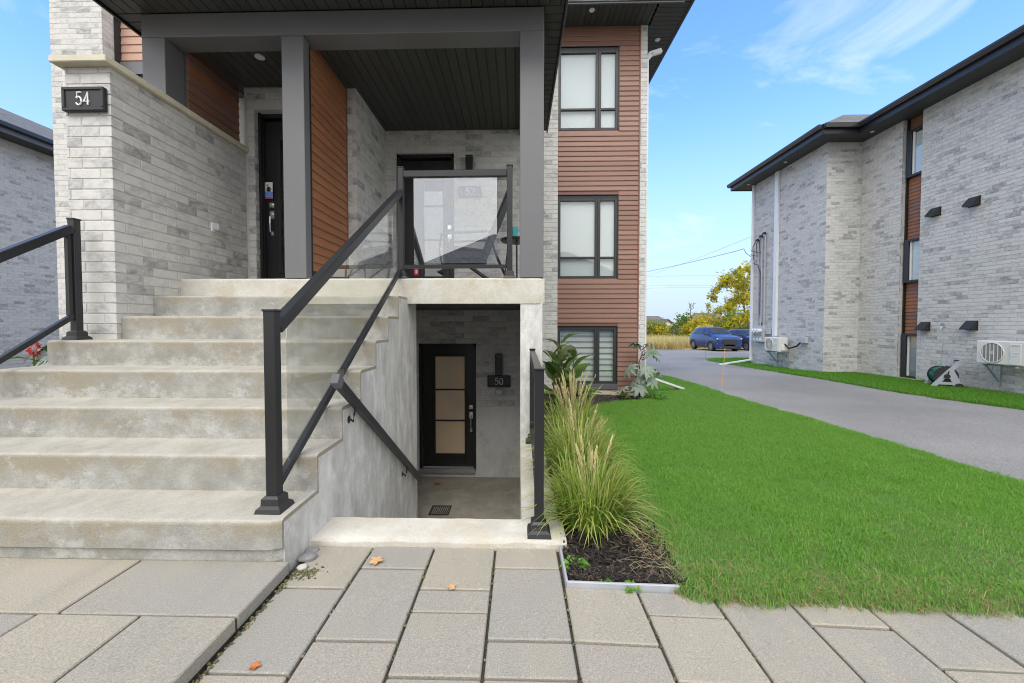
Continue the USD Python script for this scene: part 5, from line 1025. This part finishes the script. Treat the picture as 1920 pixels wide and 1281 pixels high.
# ------------------------------------------------------------------ cars beyond the road
def car(name, label, x, y, rz, paint, st, roof, group):
    z = float(ground_z(x, y)); T = Thing(name, label, 'car', (x, y, z), rz=rz, group=group, local=True)
    S = np.array(st)                                   # x, top z, half width at the top, half width, bottom z
    def sec(t):
        xs = np.interp(t, np.arange(len(S)), S[:, 0]); zt, wr, w, zb = [np.interp(t, np.arange(len(S)), S[:, i]) for i in (1, 2, 3, 4)]; belt = min(roof[0], zt - .05)
        return np.array([(xs, w * .90, zb), (xs, w * .99, zb + .13), (xs, w, (zb + belt) / 2 + .05), (xs, w * .965, belt), (xs, wr, zt - .05), (xs, wr * .86, zt), (xs, 0, zt + .02)])
    n = 3 * (len(S) - 1) + 1; V = np.array([sec(t) for t in np.linspace(0, len(S) - 1, n)]); full = np.concatenate([V, (V * [1, -1, 1])[:, ::-1][:, 1:]], 1); m = full.shape[1]
    i, j = np.meshgrid(np.arange(n - 1), np.arange(m - 1), indexing='ij'); f = np.stack([i * m + j, i * m + j + 1, (i + 1) * m + j + 1, (i + 1) * m + j], -1).reshape(-1, 4)
    mb = MB().add(full.reshape(-1, 3), f); 
    for k, flip in ((0, 0), (n - 1, 1)):
        v = full[k]; c = v.mean(0); mb.add(np.vstack([v, c]), [[m, q_, q_ + 1] if flip else [m, q_ + 1, q_] for q_ in range(m - 1)])
    T.part('body', mb, paint, smooth=35)
    at_x = lambda xx: float(np.interp(-xx, -S[:, 0], np.arange(len(S))))
    for s in (1, -1):
        for x0, x1, nm in roof[1]:
            q4 = []
            for xx, a in ((x0, .12), (x1, .12), (x1, .90), (x0, .90)):
                c = sec(at_x(xx)); p_ = c[3] + (c[4] - c[3]) * a; q4.append(p_ * [1, s, 1] + [0, s * .008, .003])
            T.part(nm, MB().quad(*(q4 if s > 0 else q4[::-1])), 'car_glass')
        for wx in roof[2]:
            w = T.part('wheel', MB().cyl((wx, s * (S[:, 3].max() - .20), .33), (wx, s * (S[:, 3].max() + .005), .33), .335, 26), 'rubber'); yv = s * (S[:, 3].max() + .008)
            T.part('rim', MB().cyl((wx, yv - s * .01, .33), (wx, yv, .33), .215, 20), 'alloy', w); 
            for a in np.arange(5) * 2 * np.pi / 5: T.part('rim_gap', MB().box(-.03, .03, -.004, .004, .06, .19).tri(trimesh.creation.box((.001, .001, .001))) if False else MB().add(*(lambda b_: (np.stack([wx + b_[0][:, 0] * math.cos(a) - b_[0][:, 2] * math.sin(a), yv + b_[0][:, 1], .33 + b_[0][:, 0] * math.sin(a) + b_[0][:, 2] * math.cos(a)], -1), b_[1]))((lambda v_, f_: (v_ + [0, 0, .13], f_))(*cbox(.035, .004, .06)))), 'rubber', w)
            T.part('wheel_arch', MB().tube([(wx + .39 * math.cos(a), s * (S[:, 3].max() - .005), .33 + .39 * math.sin(a)) for a in np.linspace(-.15, math.pi + .15, 18)], .035, 6), 'black_plastic')
        mx = roof[1][0][0] - .02; c = sec(at_x(mx)); T.part('mirror', MB().box(mx - .07, mx + .07, s * (c[3][1] + .02) if s > 0 else -(c[3][1] + .22), s * (c[3][1] + .22) if s > 0 else -(c[3][1] + .02), roof[0] + .02, roof[0] + .17, .03), 'black_plastic')
        T.part('sill_trim', MB().box(-1.0, .9, s * (S[:, 3].max() - .05) - .02, s * (S[:, 3].max() - .05) + .02, .22, .36, .01), 'black_plastic')
        T.part('door_handle', MB().box(-.12, .06, s * S[:, 3].max() * .985 - .012, s * S[:, 3].max() * .985 + .012, roof[0] - .13, roof[0] - .10, .005), paint)
    (xa, xb) = roof[3]; A_, B_ = sec(at_x(xa)), sec(at_x(xb)); up = np.array([.012, 0, .014])
    T.part('windshield', MB().quad(A_[5] * [1, -1, 1] + up, A_[5] + up, B_[5] * [1, .98, 1] + up, B_[5] * [1, -.98, 1] + up), 'car_glass')
    xf = S[0, 0]; wf = S[0, 3]
    T.part('grille', MB().prism([(-.50, .66), (-.36, .50), (.36, .50), (.50, .66), (.46, .80), (-.46, .80)], .05, (xf - .02, 0, 0), (0, 1, 0), (0, 0, 1)), 'black_plastic'); T.part('lower_intake', MB().box(xf - .03, xf + .025, -.52, .52, .24, .40, .01), 'black_plastic')
    for s in (1, -1):
        T.part('headlight', MB().prism([(s * .52, .78), (s * .84, .84), (s * .86, .93), (s * .60, .88)][::s], .05, (xf - .10, 0, 0), (0, 1, 0), (0, 0, 1)), 'lamp_glass'); T.part('fog_light', MB().prism([(s * .58, .48), (s * .80, .52), (s * .80, .62), (s * .60, .60)][::s], .06, (xf - .075, 0, 0), (0, 1, 0), (0, 0, 1)), 'lamp_glass')
    T.part('bumper_trim', MB().box(xf - .06, xf + .015, -wf * .98, wf * .98, .20, .27, .01), 'black_plastic')
    return T
SUV = [(2.02, .84, .60, .78, .26), (1.95, .99, .70, .85, .24), (1.60, 1.08, .74, .885, .22), (1.0, 1.16, .74, .89, .22), (.30, 1.62, .62, .89, .22), (-.1, 1.66, .63, .89, .22), (-1.0, 1.66, .62, .89, .22), (-1.65, 1.58, .58, .88, .24), (-1.95, 1.15, .62, .85, .28), (-2.03, .80, .62, .82, .34)]
car('parked_car', 'bright blue compact SUV parked beyond the road, nearest the open field', 14.1, 29.0, -88, 'car_blue', SUV, (1.06, [(.78, -.02, 'front_window'), (-.10, -.95, 'rear_window'), (-1.03, -1.55, 'quarter_window')], (1.24, -1.28), (.96, .36)), 'cars parked beyond the road')
HAT = [(2.15, .72, .60, .80, .24), (2.05, .86, .72, .87, .22), (1.65, .97, .76, .90, .2), (1.05, 1.06, .76, .905, .2), (.25, 1.46, .60, .905, .2), (-.2, 1.50, .61, .905, .2), (-1.0, 1.48, .60, .90, .2), (-1.6, 1.36, .58, .89, .24), (-2.05, 1.02, .62, .86, .28), (-2.15, .72, .62, .83, .34)]
car('parked_car', 'dark navy car parked behind the blue SUV, half hidden by the right brick house', 16.75, 29.6, -86, 'car_navy', HAT, (1.0, [(.80, -.10, 'front_window'), (-.18, -1.05, 'rear_window'), (-1.12, -1.5, 'quarter_window')], (1.35, -1.35), (1.0, .32)), 'cars parked beyond the road')

# ------------------------------------------------------------------ background: houses, trees, bushes, wires
def far_house(x, y, w, dpt, zw, zr, wall, label, gable=False):
    z = float(ground_z(x, y)) - .9; T = Thing('far_house', label, 'house', (x, y, z)); T.part('wall', MB().box(x - w / 2, x + w / 2, y, y + dpt, z - .5, z + zw), wall); e = .4
    a = [[x - w / 2 - e, y - e, z + zw], [x + w / 2 + e, y - e, z + zw], [x - w / 2 - e, y + dpt + e, z + zw], [x + w / 2 + e, y + dpt + e, z + zw]]
    if gable:
        T.part('roof', MB().add(a + [[x, y - e, z + zr], [x, y + dpt + e, z + zr]] + [[x - w / 2 - e, y - e, z + zw + .25], [x + w / 2 + e, y - e, z + zw + .25], [x, y - e, z + zr + .25], [x - w / 2 - e, y + dpt, z + zw + .25], [x + w / 2 + e, y + dpt, z + zw + .25], [x, y + dpt, z + zr + .25]], [[6, 8, 11], [6, 11, 9], [8, 7, 10], [8, 10, 11], [0, 6, 8], [0, 8, 4], [4, 8, 7], [4, 7, 1]]), 'shingle'); T.part('gable', MB().add([[x - w / 2, y, z + zw], [x + w / 2, y, z + zw], [x, y, z + zr]], [[0, 1, 2]]), wall)
    else: T.part('roof', MB().add(a + [[x - w * .2, y + dpt / 2, z + zr], [x + w * .2, y + dpt / 2, z + zr]], [[0, 1, 5], [0, 5, 4], [1, 3, 5], [3, 2, 4], [3, 4, 5], [2, 0, 4]]), 'shingle')
    for k in np.linspace(-.3, .3, 3): T.part('window', MB().box(x + k * w - .5, x + k * w + .5, y - .04, y + .01, z + .9, z + 2.2), 'car_glass')
far_house(30.5, 82, 4.6, 9, 2.5, 4.6, 'far_wall', 'small white gabled garage house far beyond the field', True); far_house(31.5, 92, 11, 9, 3.0, 5.9, 'far_wall', 'grey-roofed house behind the white gabled garage'); far_house(24.0, 100, 8, 9, 2.7, 4.9, 'far_wall_tan', 'dark-roofed house far away beside the corner of the brown siding')
far_house(47.0, 98, 10, 9, 3.4, 6.9, 'far_wall_tan', 'tan far house with the highest roof, left of the big yellow tree'); far_house(51.5, 92, 5.5, 9, 4.0, 6.6, 'far_wall', 'pale far house mostly hidden by the bushes behind the blue SUV')
def foliage(mb, c, rad, n, size, q, tone=0.5, lumps=9, gap=.35):
    ctr = np.array([[q.normal(0, .45), q.normal(0, .45), q.normal(0, .42)] for _ in range(lumps)]); ctr /= np.maximum(1, np.linalg.norm(ctr, axis=1, keepdims=True) / .8); tn = np.clip(tone + q.normal(0, .18, lumps), 0, 1)
    k = q.integers(0, lumps, n); p = ctr[k] + q.normal(0, 1, (n, 3)) * gap * .62; p = p * rad + c; d = q.normal(0, 1, (n, 3)); d /= np.linalg.norm(d, axis=1, keepdims=True); e = np.cross(d, q.normal(0, 1, (n, 3))); e /= np.linalg.norm(e, axis=1, keepdims=True); s = size * q.uniform(.5, 1.3, (n, 1))
    v = np.stack([p - d * s, p + e * s * .5, p + d * s, p - e * s * .5], 1).reshape(-1, 3); i = np.arange(n)[:, None] * 4; f = np.vstack([i + [0, 1, 2], i + [0, 2, 3]]); mb.add(v, f, np.repeat(np.clip(tn[k] + q.normal(0, .12, n), 0, 1), 4))
def limb_tree(name, label, x, y, h, cr, crown_m, n, size, seed, clumps, tone=.5, trunk=.14):
    q = np.random.default_rng(seed); z = float(ground_z(x, y)); T = Thing(name, label, 'tree', (x, y, z)); t = MB(); t.tube([(x, y, z - .2), (x + .1, y, z + h * .35), (x - .05, y, z + h * .7), (x + .05, y, z + h * .97)], [trunk, trunk * .75, trunk * .4, trunk * .1], 8); cm_ = MB()
    for k in range(clumps):
        f = q.uniform(.18, 1); a = q.uniform(0, 6.28); rr = cr * math.sqrt(q.random()) * (1.15 - .75 * abs(f - .45)); b = np.array([x, y, z + h * f * .8]); e = np.array([x + rr * math.cos(a), y + rr * math.sin(a), z + h * (.16 + .82 * f)])
        t.tube([b, (b + e) / 2 + [0, 0, -.05 * h * q.random()], e], [trunk * .3 * (1.1 - f), trunk * .2 * (1.1 - f), .012], 5); foliage(cm_, e, np.array([cr * .26, cr * .26, h * .085]) * q.uniform(.7, 1.3), n // clumps, size, q, tone + q.normal(0, .15), 5, .5)
    T.part('trunk', t, 'bark', smooth=40); T.part('crown', cm_, crown_m, kind='stuff')
limb_tree('yellow_tree', 'tall tree with yellow autumn leaves rising beside the right brick house', 27.6, 49.5, 9.4, 3.1, 'yellow_crown', 5200, .19, 41, 34)
limb_tree('yellow_tree', 'yellow-leaved tree behind the far corner of the right brick house', 31.5, 53, 8.6, 2.8, 'yellow_crown', 3000, .2, 42, 24)
limb_tree('young_tree', 'thin sparse young tree left of the big yellow tree', 23.4, 50, 4.9, .9, 'yellow_crown', 520, .11, 43, 16, .4, .05); limb_tree('young_tree', 'thin bare young tree above the gold bush behind the blue SUV', 23.6, 55, 5.6, .8, 'olive_bush', 330, .10, 44, 14, .5, .05); limb_tree('young_tree', 'slender yellowing young tree close to the big yellow tree', 25.2, 49, 5.4, 1.0, 'yellow_crown', 750, .12, 45, 16, .5, .06)
def bush(label, px, y, zt_, w, m, seed, n=1500, tone=.5):
    q = np.random.default_rng(seed); x = (px - 971) / 747 * y; z = float(ground_z(x, y)); zt_ += .75; h = zt_ - z; T = Thing('bush', label, 'bush', (x, y, z)); t = MB()
    for k in range(5): t.tube([(x + q.normal(0, w * .12), y, z), (x + q.normal(0, w * .3), y + q.normal(0, .3), z + h * .75)], [.04, .015], 5)
    T.part('stems', t, 'bark', kind='stuff'); c = MB(); foliage(c, np.array([x, y, z + h * .52]), np.array([w * .55, w * .5, h * .5]), n, .17, q, tone, 11, .40); T.part('crown', c, m, kind='stuff')
BU = [('green-yellow bush at the left of the far tree line', 1221, 46, .75, 3.6, 'yellow_crown', .25), ('green bush in front of the white gabled garage', 1243, 60, .6, 2.2, 'green_bush', .6), ('tall green bush right of the white gabled garage', 1276, 56, 1.5, 3.2, 'green_bush', .5), ('bright gold bush right of the tall green bush', 1300, 50, 1.25, 2.2, 'gold_bush', .5),
      ('russet gold bush between the gold and the dark bushes', 1318, 58, 1.5, 3.0, 'gold_bush', .2), ('dark green bush behind the front end of the gap in the field', 1325, 62, 1.2, 2.8, 'green_bush', .35), ('round gold bush above the roof of the blue SUV', 1340, 54, 1.85, 3.8, 'gold_bush', .6), ('olive bush above the bonnet of the blue SUV', 1358, 50, 1.2, 2.6, 'olive_bush', .5), ('large dark green bush between the blue SUV and the navy car', 1372, 47, 1.85, 4.2, 'green_bush', .45),
      ('yellow-green bush above the navy car', 1398, 45, 2.1, 4.4, 'yellow_crown', .5), ('olive bush just left of the blue SUV', 1292, 44, .45, 2.4, 'yellow_crown', .2), ('low yellow bush at the rear of the blue SUV', 1310, 43, .35, 2.0, 'gold_bush', .4), ('green bush at the far left behind the corner downspout', 1206, 60, 1.0, 3.4, 'green_bush', .5), ('dull green bush low behind the dry field', 1262, 48, .1, 2.6, 'olive_bush', .5), ('olive bush hidden low behind the navy car', 1385, 40, .6, 3.0, 'olive_bush', .4)]
for k, (lb, px, y, zt_, w, m, tn) in enumerate(BU): bush(lb, px, y, zt_, w, m, 60 + k, 1500, tn)
for k, px in enumerate((1432, 1470, 1520)): bush(['yellow bush hidden behind the right brick house, nearest its corner', 'green bush hidden behind the right brick house, second from its corner', 'gold bush hidden behind the right brick house, farthest from its corner'][k], px, 47 + 3 * k, 2.0, 4.4, ['yellow_crown', 'green_bush', 'gold_bush'][k], 90 + k, 900)
def wire(pts, r, label):
    p = resample(pts, .6); return solo('overhead_wire', MB().tube(p, r, 5), 'cable_grey', label, 'wire', 'overhead wires')
def sag(a, b, s, n=30):
    t = np.linspace(0, 1, n)[:, None]; p = np.array(a, float) * (1 - t) + np.array(b, float) * t; p[:, 2] -= s * 4 * (t[:, 0] * (1 - t[:, 0])); return p
for z, lb in ((7.25, 'topmost level overhead wire crossing the sky beyond the road'), (6.02, 'middle level overhead wire crossing the sky beyond the road'), (5.72, 'lowest level overhead wire crossing the sky beyond the road')): wire(sag((-45, 52, z + .25), (75, 52, z + .6), .35), .011, lb)
wire(list(map(tuple, sag((4.5, 52, 6.75), (9.75, 17.6, 4.42), .55))) + [(9.62, 17.3, 4.40), (9.42, 16.75, 4.05), (9.38, 16.6, 3.85), (9.45, 16.46, 3.9)], .013, 'sagging service cable rising to the far corner of the right brick house'); wire(sag((13, 52, 6.6), (9.5, 16.5, 4.75),   .3), .006, 'thin upper cable slanting up to the far corner of the right brick house')
T = Thing('utility_mast', 'thin grey mast standing far away above the tree line', 'mast', (38.5, 90, -1.9)); T.part('pole', MB().tube([(38.5, 90, -1.9), (38.5, 90, 4.4)], .09, 8), 'cable_grey'); T.part('cross_arm', MB().bar((37.9, 90, 3.6), (39.1, 90, 3.6), .1, .1), 'cable_grey')
# ------------------------------------------------------------------ grass, scattered as instances
def tuft(path, m, n, r, h, w, q, lean=.45):
    mb = MB()
    for k in range(n):
        a = q.uniform(0, 6.283); rr = r * math.sqrt(q.random()); b = np.array([rr * math.cos(a), rr * math.sin(a), 0]); t = q.uniform(0, 6.283); L = h * q.uniform(.5, 1.15); l = abs(q.normal(0, lean)); d = np.array([math.cos(t), math.sin(t), 0]) * L * l
        s = np.array([-math.sin(t), math.cos(t), 0]) * w; m1 = b + d * .35 + [0, 0, L * .6]; e = b + d + [0, 0, L * max(.25, 1 - .45 * l)]
        tt = q.random(); mb.add([b - s, b + s, m1 + s * .8, m1 - s * .8, e], [[0, 1, 2], [0, 2, 3], [3, 2, 4]], tt)
    v, f = mb.mesh(); pm = usdkit.mesh(stage, path, (v, f), M[m]); UsdGeom.PrimvarsAPI(pm).CreatePrimvar('tint', Sdf.ValueTypeNames.FloatArray, 'vertex').Set(Vt.FloatArray.FromNumpy(np.concatenate(mb.t).astype(np.float32)))
def scatter(name, label, cat, tufts, P_, which, scale, q):
    path = numbered('/World', name); pi = UsdGeom.PointInstancer.Define(stage, path); UsdGeom.Scope.Define(stage, path + '/tufts')
    for i, (m, n, r, h, w, lean) in enumerate(tufts):
        tp = path + '/tufts/tuft' + ('_%03d' % i if i else ''); tuft(tp, m, n, r, h, w, q, lean); pi.GetPrototypesRel().AddTarget(tp)
    a = q.uniform(0, 2 * np.pi, len(P_)); tl = q.normal(0, .06, len(P_))
    pi.CreateProtoIndicesAttr(Vt.IntArray.FromNumpy(which.astype(np.int32))); pi.CreatePositionsAttr(Vt.Vec3fArray.FromNumpy(P_.astype(np.float32)))
    o = np.stack([np.cos(a / 2), tl, tl * .5, np.sin(a / 2)], -1); o /= np.linalg.norm(o, axis=1, keepdims=True)
    pi.CreateOrientationsAttr(Vt.QuathArray([Gf.Quath(float(x[0]), float(x[1]), float(x[2]), float(x[3])) for x in o])); pi.CreateScalesAttr(Vt.Vec3fArray.FromNumpy(np.repeat(scale[:, None], 3, 1).astype(np.float32)))
    setd(pi.GetPrim(), label=label, category=cat, kind='stuff')
q = np.random.default_rng(31)
def fill(n, x0, x1, y0, y1, inside):
    P_ = np.stack([q.uniform(x0, x1, n), q.uniform(y0, y1, n)], -1); k = inside(P_[:, 0], P_[:, 1]); P_ = P_[k]; return np.column_stack([P_, ground_z(P_[:, 0], P_[:, 1])])
BE = np.vectorize(bed_edge); DL = np.vectorize(drive_left); DR = np.vectorize(drive_right)
def in_lawn(x, y):
    w = .05 * (meshkit.noise(np.stack([x * 6, y * 6, 0 * x], -1), 3) - .5)
    return (x > np.where(y < 7.75, BE(y) + w, 2.66)) & (x < DL(y) + .02 + w) & (y > 1.80 + .05 * (meshkit.noise(np.stack([x * 9, y, 0 * x], -1), 4) - .35))
near = np.vstack([fill(9000, .6, 4.4, 1.78, 3.2, in_lawn), fill(15000, .6, 4.5, 3.2, 7.8, in_lawn), fill(5000, 2.6, 4.5, 7.75, 13, in_lawn)])
edge = fill(2600, .70, 4.3, 1.76, 1.90, lambda x, y: in_lawn(x, y) | (y > 1.79)); edge = edge[edge[:, 0] > .74]
ey = q.uniform(1.85, 12, 1200); dr = np.column_stack([DL(ey) + q.normal(.0, .015, 1200), ey]); dr = np.column_stack([dr, ground_z(dr[:, 0], dr[:, 1])])
A = np.vstack([near, edge, dr])
lush = .55 * meshkit.fbm(A * [1.1, .7, 0] + 5, 3, 2) + .45 * meshkit.fbm(A * [5.5, 4.5, 0] + 2, 3, 8); d = A[:, 1] - 1.8; pr_dull = np.clip(.92 - .60 * d + (0.5 - lush) * 1.8, .03, .95) * (d < 4) + (d >= 4) * np.clip(.10 + (.5 - lush) * 1.4, .0, .5)
wh = np.where(q.random(len(A)) < pr_dull, 1, 0); dry = (q.random(len(A)) < np.where(A[:, 1] < 1.92, .5, np.where(A[:, 0] - BE(A[:, 1]) < .10, .35, .025 + .09 * (A[:, 1] < 2.6)))); wh[dry] = 2
scatter('lawn_grass', 'green mown grass blades of the lawn between the mulch bed and the driveway', 'grass', [('grass_green', 66, .078, .046, .0013, .65), ('grass_dull', 64, .078, .038, .0012, .8), ('grass_dry', 34, .07, .036, .0011, 1.1)], A, wh, q.uniform(.7, 1.2, len(A)) * (.65 + .75 * meshkit.fbm(A * [7, 6, 0] + 9, 3, 6)), q)
def in_strip(x, y): return (x > DR(y) - .03) & (x < np.where(y < 12.5, 10.42, np.where(y < 16.6, 9.42, 14.0)))
B = np.vstack([fill(9000, 8.2, 10.6, 6.2, 13, in_strip), fill(5000, 8.2, 14, 12, 19.5, in_strip)])
scatter('lawn_grass', 'bright green grass strip between the driveway and the grey brick house on the right', 'grass', [('grass_green', 46, .10, .085, .0024, .45), ('grass_dull', 40, .09, .07, .0022, .6)], B, (q.random(len(B)) < .12).astype(int), q.uniform(.8, 1.3, len(B)), q)
n = 17000; C_ = np.column_stack([q.uniform(-6, 62, n), 29.9 + 46 * q.random(n) ** 1.6]); C_ = C_[~((C_[:, 0] > 12.3) & (C_[:, 0] < 19) & (C_[:, 1] < 32.4))]; n = len(C_); C_ = np.column_stack([C_, ground_z(C_[:, 0], C_[:, 1]) - .02])
scatter('field_grass', 'tall dry golden grass covering the field beyond the road', 'grass', [('field_grass', 40, .38, .95, .014, .30), ('field_grass', 34, .40, .75, .016, .5), ('grass_dry', 30, .35, .6, .016, .4)], C_, q.choice(3, n, p=[.55, .33, .12]), q.uniform(.6, 1.25, n), q)
